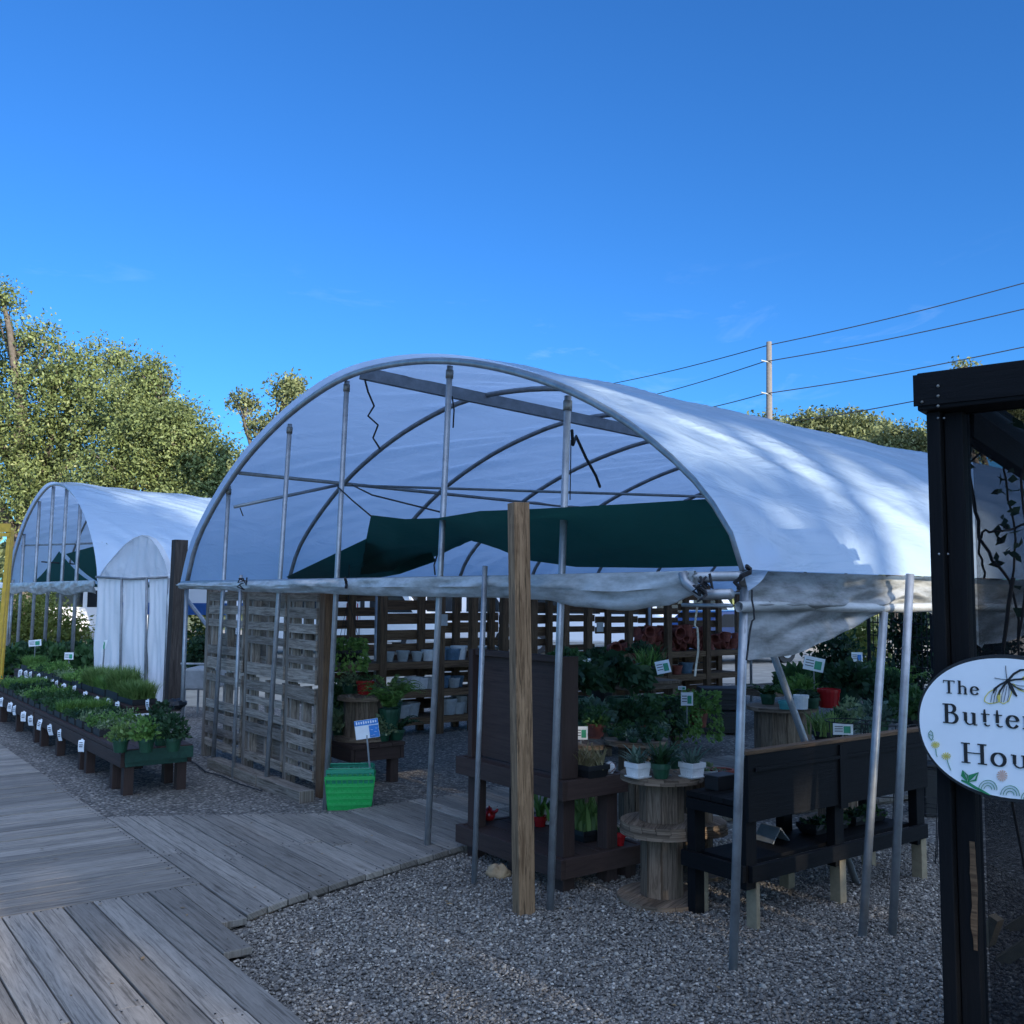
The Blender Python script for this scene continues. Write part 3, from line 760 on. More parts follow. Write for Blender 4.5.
# ------------------------------------------------- white sheeted arch between the two hoop houses
QB=Vector((-5.55,15.3,0))          # right foot
QF=Vector((-6.93,16.0,0)); QU=(QF-QB).normalized(); QN=Vector((-QU.y,QU.x,0)); QN=QN if QN.y>0 else -QN
def QP(px,py): return PL(px,py,QB,QN)
ol=[(170,702),(169,578),(165,562),(158,548),(150,538),(142,535),(133,538),(124,545),(113,557),(104,568),(98,578),(93,672),(91,702)]
P=[QP(*p) for p in ol]
root=thing('sheeted_shelter','white plastic sheeted shelter with a rounded top between the two hoop houses','shelter',QB)
def panel(pix,name,mat,dep,cr,nx=26,nz=26):
    # columns between the left and right outline
    def fn(u,v):
        x0,y0,x1,y1,x2,y2,x3,y3=pix
        p=QP(x0+(x1-x0)*u,y0+(y1-y0)*u); q=QP(x3+(x2-x3)*u,y3+(y2-y3)*u); r=p.lerp(q,v)
        return r-QN*(dep+cr*noise.noise(Vector((u*7,v*3,dep*50))))
    mb=MB(); mb.grid(fn,nx,nz); return mb.build(name,mat,root,smooth=True)
panel((98,578,124,577,122,706,92,706),'sheet_panel','white_panel',.0,.04)
panel((124.6,577,149,576,147,706,122.5,706),'sheet_panel','white_panel',.02,.04)
panel((149.6,576,170,575,170,706,147.6,706),'sheet_panel','white_panel',.0,.04)
top=[p for p in P if p.z>1.9]
def arch(u,v):
    # v: from front edge back, u: along the arch
    x=u*(len(ol)-4); k=min(int(x),len(ol)-5); f=x-k; p=P[1+k].lerp(P[2+k],f)
    return p+QN*(v*.12)
mb=MB(); mb.grid(arch,36,10); mb.build('arched_top','clearfilm',root,smooth=True)
def gable(u,v):
    x=u*(len(ol)-4); k=min(int(x),len(ol)-5); f=x-k; p=P[1+k].lerp(P[2+k],f); c=QP(134-(u-.5)*76,577)
    r=p.lerp(c,v); return r+QN*(.03+.05*noise.noise(Vector((u*16,v*1.5,4))))
mb=MB(); mb.grid(gable,60,12); mb.build('gable_sheet','clearfilm',root,smooth=True)
for a,b,c,d in ((124.3,578,122.2,704),(149.3,577,147.3,704)):
    mb=MB(); mb.tube([QP(a,b)-QN*.05,QP(c,d)-QN*.05],.02,6); mb.build('frame_bar','steel2',root,smooth=True)
mb=MB(); mb.tube([QP(98,577)-QN*.04,QP(133,579)-QN*.05,QP(169,577)-QN*.04],.02,6); mb.build('frame_bar','steel2',root,smooth=True)
for u in (0,1):
    mb=MB(); mb.tube([P[1]+QN*.12*u,P[1]*1+QN*.12*u-Z*P[1].z],.025,6); mb.build('frame_bar','steel2',root,smooth=True)
# ------------------------------------------------- free-standing posts
def post(foot,head,w,d,mat,lab,Yoff=0,ax=(L,U,Z),rot=0):
    f=G(*foot); h=D(head[0],head[1],f.y+Yoff); dz=(h-f)
    q=Matrix.Rotation(rot,3,'Z'); X=q@ax[0]; zz=dz.normalized(); Y=zz.cross(X).normalized(); X=Y.cross(zz)
    mb=MB(); mb.box((f+h)/2-Z*.03,(w,d,dz.length+.06),(X,Y,zz)); o=mb.build('wooden_post',mat,at=f,bevel=.004); tag(o,lab,'post')
    return o
post((524,914),(518.5,503),.098,.098,'post','tall weathered tan wooden post standing in the gravel in front of the hoop house',0,rot=R(-14))
post((172,711),(180,540),.19,.19,'darkpost','dark brown wooden post beside the white sheeted shelter',0)
f=G(190,640); mb=MB(); p=D(186,598,15.4); q=D(212,632,13.6); mb.tube([p,q],.03,6); o=mb.build('brace_bar','steel2',at=q); tag(o,'dark slanting metal bar between the brown post and the pallet wall','brace')
# ---------------------------------------------------------------- pallet wall at the left of the tent front
PW=G(321,799); PWU=(G(206,757)-PW); PWL=PWU.length; PU=PWU.normalized(); PN=Vector((PU.y,-PU.x,0))   # PN points into the tent
if PN.dot(L)<0: PN=-PN
root=thing('pallet_wall','weathered grey wall of stacked pallets between wooden studs, left side of the tent front','pallet wall',PW)
pax=(PU,PN,Z)
WH=1.86
def wp(u,n,z): return PW+PU*u+PN*n+Z*z
def pxu(px): # position along the wall under a pixel column
    q=PL(px,700,PW,PN); return (q-PW).dot(PU)
cuts=[(pxu(316),pxu(288)),(pxu(284),pxu(247)),(pxu(242),pxu(207))]
rp=random.Random(11)
for px,dp in ((320,.0),(286,.03),(244.5,.03),(204,.0)):
    u=pxu(px); mb=MB(); mb.box(wp(u,.05,WH/2),(.075 if px!=320 else .095,.10,WH),pax); mb.build('stud','stud' if px in (320,) else 'pallet',root,bevel=.004)
for ci,(u0,u1) in enumerate(cuts):
    for row,(z0,z1) in enumerate(((.10,.93),(.95,1.80))):
        mb=MB(); wU=u1-u0; um=(u0+u1)/2
        for f in (.06,.5,.94): mb.box(wp(u0+wU*f,.05,(z0+z1)/2),(.04,.085,z1-z0-.01),pax)
        n=6; pitch=(z1-z0)/n
        for k in range(n):
            if k not in (0,n-1) and rp.random()<.2: continue
            zc=z0+pitch*(k+.5); h=.082*rp.uniform(.85,1.25)
            if row==0 and k==n-1 and ci==0: h=.125
            if row==1 and k==0: h=.12
            tl=rp.uniform(-.02,.02); q=Vector((0,0,1)).lerp(PU,tl).normalized()
            mb.beam(wp(u0+.002,-.004-rp.uniform(0,.006),zc-tl*.3),wp(u1-.002,-.004,zc+tl*.3),.018,h)
        for k in range(3):
            if rp.random()<.6:
                zc=z0+(z1-z0)*(k+.5)/3; mb.beam(wp(u0+.002,.105,zc),wp(u1-.002,.105,zc),.018,.09)
        if (ci,row) in ((1,0),(2,1)):      # a plain board behind the slats
            mb.box(wp(um,.09,z0+.22 if row==0 else z0+.2),(wU*.9,.012,.36),pax)
        mb.build('pallet','pallet',root)
for a,b,lab in ((pxu(321)-.12,pxu(283),'square timber lying on the gravel at the foot of the pallet wall, nearer end'),(pxu(282),pxu(232),'square timber lying on the gravel at the foot of the pallet wall, farther end')):
    p=wp(a,-.17,.05); q=wp(b,-.17,.05); mb=MB(); mb.beam(p,q,.14,.10); o=mb.build('timber','pallet',at=(p+q)/2,bevel=.006); tag(o,lab,'timber')
pts=[G(x,y,.02) for x,y in ((186,759),(196,764),(206,772),(222,776),(240,784),(262,791))]
mb=MB(); mb.tube(pts,.007,6); tag(mb.build('hose','ropeblack',at=pts[2]),'dark hose lying on the gravel in front of the pallet wall','hose')
# ---------------------------------------------------------------- long shelf wall down the left side of the tent
SW=G(440,733); 
def sx(px,off=0):
    q=PL(px,650,SW-U*off,U); return (q-SW).dot(L)
def sp_(s,n,z): q=SW+L*s+U*n; return Vector((q.x,q.y,z))
S0,S1=sx(338),sx(737)
root=thing('shelf_wall','long slatted pallet wall with wooden shelves down the far side of the tent','shelf wall',SW)
lax=(L,U,Z)
for px in (381,439,472,503,532,564,587,628,667,706):
    s=sx(px); mb=MB(); mb.box(sp_(s,-.02,.98),(.10,.09,1.96),lax); mb.build('stud','stud',root,bevel=.004)
for px in (350,420,455,490,548,607,648,685,718,737):
    s=sx(px,-.42); mb=MB(); mb.box(sp_(s,.40,.97),(.10,.06,1.94),lax); mb.build('stud','stud',root,bevel=.004)
rp=random.Random(5)
sections=[S0+(S1-S0)*i/8 for i in range(9)]
for i,(a,b) in enumerate(zip(sections,sections[1:])):
    mb=MB(); z=.12
    while z<1.93:
        h=rp.choice((.10,.11,.13,.14)) if i<4 else rp.choice((.085,.10,.11))
        if rp.random()<.93: mb.beam(sp_(a+.01,.46,z+h/2),sp_(b-.01,.46,z+h/2),.018,h)
        z+=h+(rp.uniform(.008,.02) if z<.85 else rp.uniform(.02,.05) if i<4 else rp.uniform(.04,.07))
        if i<4 and rp.random()<.3: z+=.03
    mb.build('slat_panel','stud',root)
SHZ=(.22,.56,.92)
for zz in SHZ:
    mb=MB()
    for n in (.06,.20,.34):
        mb.beam(sp_(S0,n,zz-.012),sp_(S1,n,zz-.012),.13,.024)
    mb.beam(sp_(S0,-.035-.0,zz-.045),sp_(S1,-.035,zz-.045),.022,.085); mb.build('shelf','stud',root)
def lathe_pot(rb,rt,h,th=.012,rim=.012,sq=False):
    return [(0,.0),(rb,0),(rt-.004,h-.03),(rt+rim*.3,h-.03),(rt+rim*.3,h),(rt-th,h),(rt-th,h-.02),(rb-th,.02),(0,.02)]
def pot_mesh(name,mat,rb,rt,h,n=18,at=(0,0,0),parent=None,ang0=0):
    mb=MB(); mb.lathe(at,lathe_pot(rb,rt,h),n,ang0); return mb.build(name,mat,parent,smooth=False,at=None if parent is not None else at)
# pots on the shelves: every one an object of its own
def shelfpots(cells,zz,kind,dims,labf,group,seed,lie=False):
    rr=random.Random(seed); protos={}
    for i,px in enumerate(cells):
        mat,sc=kind(i,rr); s=sx(px,-.1)
        if mat not in protos:
            o=pot_mesh(dims[0],mat,*dims[1:]); protos[mat]=o; new=o
        else: new=protos[mat].copy(); COL.objects.link(new)
        new.location=sp_(s,.10+rr.uniform(-.03,.10),zz+.001); new.scale=(sc,sc,sc*rr.uniform(.85,1.1)); new.rotation_euler=(0,0,rr.random()*6)
        tag(new,labf(i,mat),'pot',group)
shelfpots([392,404,416,427],SHZ[2],lambda i,r:(('greypot','greypot','greypot','white')[i],r.uniform(.6,.8)),('flower_pot','x',.085,.12,.19)[:1]+(.085,.12,.19),lambda i,m:('%s planter, %s from the left on the upper shelf behind the low brown table'%({'greypot':'grey','white':'white'}[m],ORD(i))),'pots on the tent shelves',1)
shelfpots([408,416,424,432,444,453,461],SHZ[1],lambda i,r:(('greypot','white','white','greypot','bluepot','greypot','bluepot')[i],r.uniform(.65,.85)),('flower_pot',.10,.13,.19),lambda i,m:('%s ceramic pot, %s from the left on the middle shelf of the tent'%({'greypot':'grey','white':'white','bluepot':'blue'}[m],ORD(i))),'pots on the tent shelves',2)
shelfpots([443,451,459],SHZ[2],lambda i,r:(('bluepot','bluepot','white')[i],r.uniform(.8,1.0)),('flower_pot',.10,.13,.19),lambda i,m:('%s pot, %s from the left on the upper shelf left of the brown display board'%({'white':'white','bluepot':'blue'}[m],ORD(i))),'pots on the tent shelves',3)
shelfpots([402,413,447,457,466],SHZ[0],lambda i,r:('greypot',r.uniform(.8,1.1)),('flower_pot',.11,.14,.2),lambda i,m:'grey pot, %s from the left on the bottom shelf of the tent'%ORD(i),'pots on the tent shelves',4)
shelfpots([570,578,592,599,613,620,634,641,655,662,676,690],SHZ[1],lambda i,r:(r.choice(('greypot','bluepot','terra','white')),r.uniform(.7,1.0)),('flower_pot',.09,.12,.18),lambda i,m:'%s pot, %s from the left on the middle shelf under the terracotta pots'%({'greypot':'grey','white':'white','bluepot':'blue','terra':'terracotta'}[m],ORD(i)),'pots on the tent shelves',6)
# terracotta pots heaped on the upper shelf
rr=random.Random(8); base=None; k=0
tp=MB(); tp.lathe((0,0,0),lathe_pot(.075,.115,.21),16); proto=tp.build('terracotta_pot','terra')
for layer,(x0,x1,n) in enumerate(((607,738,26),(634,736,20),(640,700,12))):
    for i in range(n):
        px=x0+(x1-x0)*i/(n-1); new=proto if k==0 else proto.copy()
        if k: COL.objects.link(new)
        s=sx(px,-.15); lie=rr.random()<.4
        new.location=sp_(s+rr.uniform(-.03,.03),.14+rr.uniform(-.05,.12),SHZ[2]+.004+layer*.11+(.08 if lie else 0))
        new.rotation_euler=(R(90)+rr.uniform(-.25,.25) if lie else (R(180)+rr.uniform(-.1,.1) if rr.random()<.3 else rr.uniform(-.1,.1)),rr.uniform(-.3,.3),rr.uniform(-.6,.6)+R(37))
        if not lie and abs(new.rotation_euler[0])>2: new.location.z+=.15
        sc=rr.uniform(.6,.85); new.scale=(sc,sc,sc)
        tag(new,'terracotta pot %s from the left in the %s layer heaped on the upper shelf'%(ORD(i),('bottom','middle','top')[layer]),'pot','terracotta pots heaped on the shelf'); k+=1
# paper notes on the wall
for px,py,s_,lab in ((443,620,.14,'pale paper notice on the shelf wall left of the brown display board'),(600,627,.13,'pale paper notice on the shelf wall above the leafy plants')):
    q=PL(px,py,SW-U*.09,U); mb=MB(); mb.box(q,(s_,.004,s_*1.05),lax); tag(mb.build('notice','greypot',at=q),lab,'notice')
# ---------------------------------------------------------------- plants
def foliage_arrays(style,rs,c,r,h,n):
    c=np.array(c,dtype=float)
    if style=='bushy':
        p=unit(rs.normal(size=(n,3)))*rs.random((n,1))**.45; p[:,2]=np.abs(p[:,2])*.9+.08
        C=c+p*np.array([r,r,h]); return leaf_arrays(C,max(.028,r*.30),rs,.62,dirs=p,flat=.5)
    if style=='broad':
        a=rs.random(n)*6.28; t=rs.random(n)**.6
        C=c+np.stack([np.cos(a)*r*t,np.sin(a)*r*t,h*(.35+.65*rs.random(n))*(1-.45*t)],1); d=np.stack([np.cos(a),np.sin(a),.35-.9*t],1)
        return leaf_arrays(C,r*.36,rs,.6,dirs=d,flat=.9)
    if style=='grassy':
        B=c+np.stack([rs.normal(0,r*.42,n),rs.normal(0,r*.42,n),np.zeros(n)],1)
        return blade_arrays(B,h*(.6+.55*rs.random(n)),np.full(n,.009)*(1+rs.random(n)),rs,.75)
    if style=='feather':
        B=c+np.stack([rs.uniform(-r,r,n),rs.uniform(-r*.95,r*.95,n),np.zeros(n)],1)
        return blade_arrays(B,h*(.55+.6*rs.random(n)),np.full(n,.006),rs,.5)
    if style=='aloe':
        B=c+np.stack([rs.normal(0,r*.25,n),rs.normal(0,r*.25,n),np.zeros(n)],1)
        return blade_arrays(B,h*(.6+.5*rs.random(n)),np.full(n,h*.085)*(1+.4*rs.random(n)),rs,.55,droop=.12)
    if style=='rosette':
        B=c+np.stack([rs.normal(0,r*.12,n),rs.normal(0,r*.12,n),np.zeros(n)],1)
        return blade_arrays(B,h*(.6+.6*rs.random(n)),np.full(n,h*.10)*(1+.4*rs.random(n)),rs,1.15,droop=.28)
    if style=='trailing':
        a=rs.random(n)*6.28; t=rs.random(n); z=np.where(t<.55,h*.7*rs.random(n),-(t-.55)/.45*h*.95)
        rad=r*np.where(t<.55,np.sqrt(rs.random(n)),.88+.25*rs.random(n))
        C=c+np.stack([np.cos(a)*rad,np.sin(a)*rad,z],1); d=np.stack([np.cos(a),np.sin(a),np.where(t<.55,.3,-.9)],1)
        return leaf_arrays(C,max(.03,r*.24),rs,.7,dirs=d,flat=.5)
    if style=='fern':
        parts=[]; nf=max(6,n//40)
        for i in range(nf):
            a=rs.random()*6.28; le=h*(.8+.5*rs.random()); t=np.repeat(np.linspace(.12,1,20),2)
            out=np.array([math.cos(a),math.sin(a),0]); P=c+out*(t[:,None]*r*1.1)+np.array([0,0,1.0])*(le*(t-.75*t*t)*1.5)[:,None]
            sd=np.array([-out[1],out[0],0])*np.where(np.arange(40)%2,1,-1)[:,None]
            parts.append(leaf_arrays(P+sd*.02*(1.1-t)[:,None],(.075*(1.15-t)),rs,.35,dirs=sd+out*.4))
        return cat(parts)
def plant(label,loc,style,leaf,r,h,n,seed,pot=None,group=None,name='potted_plant',cat_='plant',sq=False,fz=None):
    """pot=(mat,rb,rt,h)"""
    loc=Vector(loc); t=thing(name,label,cat_,loc,group); rs=np.random.RandomState(seed)
    z=0
    if pot:
        mat,rb,rt,ph=pot
        mb=MB(); mb.lathe(loc,lathe_pot(rb,rt,ph),4 if sq else 18,R(45)+R(37) if sq else 0); pm=mb.build('pot',mat,t,bevel=.002 if sq else 0)
        mb=MB(); mb.lathe(loc+Z*(ph-.025),[(0,.0),((rt-.012)*(1 if not sq else .98),0)],4 if sq else 14,R(82) if sq else 0); mb.build('soil','soil',t)
        z=ph-.03
    V,Fc=foliage_arrays(style,rs,(loc.x,loc.y,loc.z+z+(fz or 0)),r,h,n)
    np_mesh('foliage',V,Fc,leaf,t)
    return t
# ---------------------------------------------------------------- wooden benches
def bench(label,P0,length,depth,h,legs,mat='brown',endmat=None,name='display_bench',fh=.115,boards=4,group=None,ax=U,bx=L):
    P0=Vector((P0.x,P0.y,0)); t=thing(name,label,'bench',P0,group); w=depth/boards
    pt=lambda b,a,z: Vector((P0.x+ax.x*b+bx.x*a,P0.y+ax.y*b+bx.y*a,z))
    for i in range(boards):
        mb=MB(); mb.beam(pt(-.02,w*(i+.5),h-.018),pt(length+.02,w*(i+.5),h-.018),w*.965,.036); mb.build('top_board',mat,t,bevel=.003)
    for a in (.0,depth):
        mb=MB(); mb.beam(pt(0,a+(.018 if a==0 else -.018),h-.04-fh/2),pt(length,a+(.018 if a==0 else -.018),h-.04-fh/2),.036,fh); mb.build('apron',mat,t,bevel=.003)
    for b in (0,length):
        mb=MB(); mb.beam(pt(b+(.018 if b==0 else -.018),.04,h-.04-fh/2),pt(b+(.018 if b==0 else -.018),depth-.04,h-.04-fh/2),.036,fh); mb.build('apron',endmat if (endmat and b==0) else mat,t,bevel=.003)
    if endmat:
        mb=MB(); mb.beam(pt(-.024,.03,h-.06),pt(-.024,depth-.0,h-.06),.02,.10); o=mb.build('end_board',endmat,t); o['label']='green painted end board'
    for b in legs:
        for a in (.08,depth-.08):
            mb=MB(); mb.upright(pt(b,a,0),0,h-.04,.085,.085,(bx,ax,Z)); mb.build('leg',mat,t,bevel=.004)
    return t,pt
NB=G(119,797)
b1,bp1=bench('long low brown bench along the left boardwalk, with a green painted end',NB,3.6,.62,.40,(.06,.42,1.35,1.6,2.6,3.4),endmat='greenboard',group='low benches of seedlings along the left boardwalk')
b2,bp2=bench('low brown bench continuing beyond the green-ended one along the left boardwalk',NB+U*3.66,4.6,.62,.40,(.1,1.2,2.3,3.4,4.4),group='low benches of seedlings along the left boardwalk')
UB=Vector((NB.x,NB.y,0))+L*.67+U*2.25
def onplane(px,py,P,n): return PL(px,py,P,n)
hU=onplane(124,706,UB-L*.02,L).z
print('upper bench h',hU)
b3,bp3=bench('upper brown bench of seedling trays behind the low bench, nearest the white shelter',UB,3.0,.36,hU,(.08,1.0,1.9,2.8),group='low benches of seedlings along the left boardwalk')
b4,bp4=bench('upper brown bench of seedling trays behind the low bench, at its far end',UB+U*3.08,3.4,.36,hU,(.08,1.0,1.9,3.2),group='low benches of seedlings along the left boardwalk')
# seedling trays
def tray_proto(style,leaf,h,n,seed,matname='blackplastic'):
    t=thing('seedling_tray','x','tray',(0,0,0)); rs=np.random.RandomState(seed)
    mb=MB(); w,d,hh=.27,.54,.06
    mb.box((0,0,.008),(d-.02,w-.02,.016))
    for s in (-1,1):
        mb.box((0,s*(w/2-.008),hh/2+.004),(d,.012,hh)); mb.box((s*(d/2-.008),0,hh/2+.004),(.012,w-.03,hh))
    mb.build('tray',matname,t)
    mb=MB(); mb.box((0,0,.033),(d-.05,w-.05,.03)); mb.build('soil','soil',t)
    if style in('feather','grassy'):
        B=np.stack([rs.uniform(-d*.47,d*.47,n),rs.uniform(-w*.47,w*.47,n),np.full(n,.045)],1)
        V,Fc=blade_arrays(B,h*(.55+.6*rs.random(n)),np.full(n,.007 if style=='feather' else .011),rs,.6)
    else:
        parts=[]
        nx=6;ny=3
        for i in range(nx):
            for j in range(ny):
                c=((i+.5)/nx*d-d/2,(j+.5)/ny*w-w/2,.045); parts.append(foliage_arrays(style,rs,c,.055*(.8+.5*rs.random()),h*(.7+.5*rs.random()),n//18))
        V,Fc=cat(parts)
    np_mesh('foliage',V,Fc,leaf,t); return t
TP=[tray_proto('feather','grassleaf',.23,2600,1),tray_proto('bushy','herb',.085,1500,2),tray_proto('bushy','variegated',.11,700,3),tray_proto('feather','fern',.15,2200,4),tray_proto('bushy','deepgreen',.095,1500,5),tray_proto('bushy','fern',.13,1300,6)]
used=set(); desc=['tall feathery','dark leafy','pale low','bright feathery','deep green bushy','bright leafy']
def tray(kind,pt,b,a,z,label,group,turn=False):
    p=pt(b,a,z+.001); rz=math.atan2(L.y,L.x)+(math.pi/2 if turn else 0)+rr.uniform(-.03,.03)
    p=p+U*rr.uniform(-.012,.012)
    if kind not in used: o=TP[kind]; used.add(kind); o.location=p; o.rotation_euler=(0,0,rz); o['label']=label; o['group']=group
    else: o=copy_tree(TP[kind],p,rz+(math.pi if rr.random()<.5 else 0),label,group,(1,1,rr.uniform(.75,1.45)))
    return o
rr=random.Random(21)
lowk=[2,5,2,4,1,3,1,1,4,1,5,2,1,4,3,1,5]
for i,k in enumerate(lowk):
    b=1.0+i*.335; pt,bb=(bp1,b) if b<3.5 else (bp2,b-3.66)
    tray(k,pt,bb,.31,.40,'tray of %s seedlings, %s from the near end of the low bench'%(desc[k],ORD(i)),'seedling trays on the left benches')
upk=[0,0,3,0,5,3,2,5,1,5,3]
for i,k in enumerate(upk):
    b=.30+i*.56; pt,bb=(bp3,b) if b<2.95 else (bp4,b-3.08)
    tray(k,pt,bb,.18,hU,'tray of %s seedlings, %s from the near end of the upper bench'%(desc[k],ORD(i)),'seedling trays on the left benches',True)
# price cards clipped to the bench fronts
def card_proto(name,w,h):
    t=thing(name,'x','price card',(0,0,0)); mb=MB()
    mb.grid(lambda u,v:(0-.012*math.sin(v*2.6),(u-.5)*w,(v-1)*h+.0),2,5); mb.box((.004,0,-.004),(.006,.02,.03)); mb.build('card','paper',t)
    mb=MB()
    for q,(zz,ww) in enumerate(((.22,.55),(.40,.7),(.56,.6))): mb.box((-.014,0,-h*zz),(.002,w*ww,h*.07))
    mb.build('print','ink',t); return t
CPRO=card_proto('price_card',.06,.11); cu=False
def card(p,label,group,rz=None):
    global cu
    rz=R(74)+rr.uniform(-.3,.3) if rz is None else rz
    if not cu: CPRO.location=p; CPRO.rotation_euler=(rr.uniform(-.15,.15),rr.uniform(-.1,.1),rz); tag(CPRO,label,None,group); cu=True; return CPRO
    o=copy_tree(CPRO,p,rz,label,group); o.rotation_euler=(rr.uniform(-.2,.2),rr.uniform(-.1,.1),rz); return o
lows=[(82,740),(60,730),(50,725),(41,720),(31,716),(24,712),(15,706),(11,703),(2,698)]
for i,(x,y) in enumerate(lows):
    card(PL(x,y,NB-L*.045,L),'small white price card, %s from the near end along the low bench front'%ORD(i),'price cards on the left benches')
ups=[(118,702),(108,699),(97,697),(86,692),(75,686),(64,684),(57,681),(53,680),(46,677),(39,674),(31,672),(26,671),(21,670)]
for i,(x,y) in enumerate(ups):
    card(PL(x,y,UB-L*.045,L),'small white price card, %s from the near end along the upper bench front'%ORD(i),'price cards on the left benches')
card(PL(148,700,UB+L*.15,L),'white price card standing at the right corner of the upper bench','price cards on the left benches')
for (x,y,w_,h_,lab,off) in ((106,717,.20,.13,'white board leaning under the upper bench front',.0),(138,722,.16,.16,'white sheet leaning behind the green pots, the left one',.25),(151,722,.16,.18,'white sheet leaning behind the green pots, the right one',.27)):
    p=PL(x,y,UB-L*(.05) if off==0 else UB-U*.9,L if off==0 else U)
    mb=MB(); mb.box(p,(.008,w_,h_),(L if off==0 else U,U if off==0 else L,Z)); tag(mb.build('white_board','paper',at=p),lab,'board')
# four green nursery pots on the bench end
for i,(x,y,st,lf,r_,h_,d_) in enumerate(((120,753,'bushy','grassleaf',.13,.17,'light green bushy'),(146,753,'bushy','fern',.15,.22,'open leafy'),(161,746,'broad','deepgreen',.15,.22,'dark broad leaved'),(173,752,'bushy','deepgreen',.16,.24,'dark green bushy'))):
    plant('%s plant, green nursery pot %s from the left on the green-ended bench'%(d_,ORD(i)),G(x,y-1,.403),st,lf,r_,h_,260 if st=='bushy' else 90,i+40,('greenpot',.05,.07,.12),'green nursery pots on the bench end')
mb=MB(); q=G(152,752,.403)
pts=bp3(-.05,.5,hU-.05); mb.sphere(pts+Z*.05,.12,14,8,(1,1.2,.5),.5,3); tag(mb.build('black_bag','blackplastic',at=pts),'crumpled black plastic lying on the right corner of the upper bench','bag')
plant('dark leafy plant hanging over the right end of the upper bench',G(161,738,.35),'bushy','deepgreen',.17,.26,300,77,('greenpot',.06,.08,.14))
# ---------------------------------------------------------------- brown display stand with a board
C=G(563,894); t=thing('display_stand','brown painted display stand with a tall blank board above two shelves','display stand',C)
cp=lambda b,a,z: Vector((C.x+U.x*b+L.x*a,C.y+U.y*b+L.y*a,z))
def zat(px,py,p): return D(px,py,p.y).z
SL=1.02; zl=.205; zu=.66; zt=zat(566,657,C)
for k,(b,a,top) in enumerate(((.05,.05,zu),(SL-.05,.05,zu),(.05,.40,zu),(SL-.05,.40,zu),(.05,.56,zl-.04),(SL*.5,.40,zl-.04),(SL*.5,.05,zl-.04))):
    mb=MB(); mb.upright(cp(b,a,0),-.01,top-.036,.09,.09); mb.build('leg','brown',t,bevel=.004)
for (z,d,nm,ov) in ((zl,.62,'lower_shelf',.05),(zu,.46,'upper_shelf',.06)):
    mb=MB(); n=4; w_=d/n
    for i in range(n): mb.beam(cp(-ov+.036,w_*(i+.5)-.02,z-.018),cp(SL+ov-.036,w_*(i+.5)-.02,z-.018),w_*.96,.034)
    sh=mb.build(nm,'brown',t,bevel=.003)
    mb=MB(); mb.beam(cp(-ov,-.038,z-.052),cp(SL+ov,-.038,z-.052),.036,.115); mb.beam(cp(-ov,d-.002,z-.052),cp(SL+ov,d-.002,z-.052),.036,.115)
    mb.beam(cp(-ov+.018,-.02,z-.052),cp(-ov+.018,d-.02,z-.052),.036,.114); mb.beam(cp(SL+ov-.018,-.02,z-.052),cp(SL+ov-.018,d-.02,z-.052),.036,.114)
    mb.build('shelf_rim','brown',sh,bevel=.003)
mb=MB(); mb.box(cp(SL/2,.07,(zu+zt)/2),(.014,SL-.06,zt-zu-.03),(L,U,Z)); bd=mb.build('board','brown',t)
for b,w_,dd in ((.03,.05,.13),(SL-.02,.05,.10)):
    mb=MB(); mb.upright(cp(b,.055,0),zu+.001,zt,dd,w_); mb.build('board_post','brown',t,bevel=.003)
mb=MB(); mb.beam(cp(.06,.05,zt-.02),cp(SL-.05,.05,zt-.02),.06,.038); mb.build('board_rail','brown',t,bevel=.003)
# things on the stand
q=cp(.0,.36,zu); 
plant('black nursery tray of dry straw-coloured grass on the upper shelf of the brown stand',G(590,776,zu+.002),'grassy','dry',.10,.16,90,3,('blackplastic',.10,.12,.075),sq=True,name='tray_of_dry_grass')
p=G(610,773,zu+.002); t2=thing('ornament_ball','small off-white ball ornament on the corner of the brown stand','ornament',p)
mb=MB(); mb.sphere(p+Z*.035,.036,18,12); b_=mb.build('ball','white',t2,smooth=True); mb=MB(); mb.tube([p+Z*.035+Vector((.0366*math.cos(a)*math.sin(.9+.35*math.sin(2*a)),-.0366*math.cos(.9+.35*math.sin(2*a)),.0366*math.sin(a)*math.sin(.9+.35*math.sin(2*a)))) for a in [i*.2 for i in range(33)]],.0018,5); mb.build('stitching','terra',b_)
mb=MB(); mb.lathe(p,[(0,.0),(.02,0),(.018,.008),(0,.008)],12); mb.build('base','white',t2)
p=G(489,821,zl+.002); t2=thing('glazed_watering_pot','glossy red round pot with a spout on the lower shelf of the brown stand','pot',p)
mb=MB(); mb.sphere(p+Z*.042,.045,20,12,(1,1,.93)); mb.build('body','red',t2,smooth=True)
mb=MB(); mb.tube([p+Vector((.03,-.02,.06)),p+Vector((.052,-.03,.075)),p+Vector((.06,-.034,.088))],[.014,.010,.008],8); mb.build('spout','red',t2,smooth=True)
mb=MB(); mb.lathe(p+Z*.082,[(0,0),(.022,0),(.02,.008),(.006,.012),(.007,.02),(0,.023)],14); mb.build('lid','red',t2,smooth=True)
plant('aloe in a small red pot on the lower stand shelf, behind the wooden post',G(540,826,zl+.002),'aloe','fern',.10,.26,16,5,('red',.035,.045,.07))
plant('small white pot of grassy leaves on the lower shelf beside the galvanised front pole',G(548,823,zl+.002),'grassy','herb',.06,.10,30,6,('white',.045,.05,.10))
plant('black tray of tall spiky aloes on the lower shelf of the brown stand',G(585,838,zl+.002),'aloe','grassleaf',.20,.27,44,8,('blackplastic',.13,.15,.07),sq=True,name='tray_of_aloes')
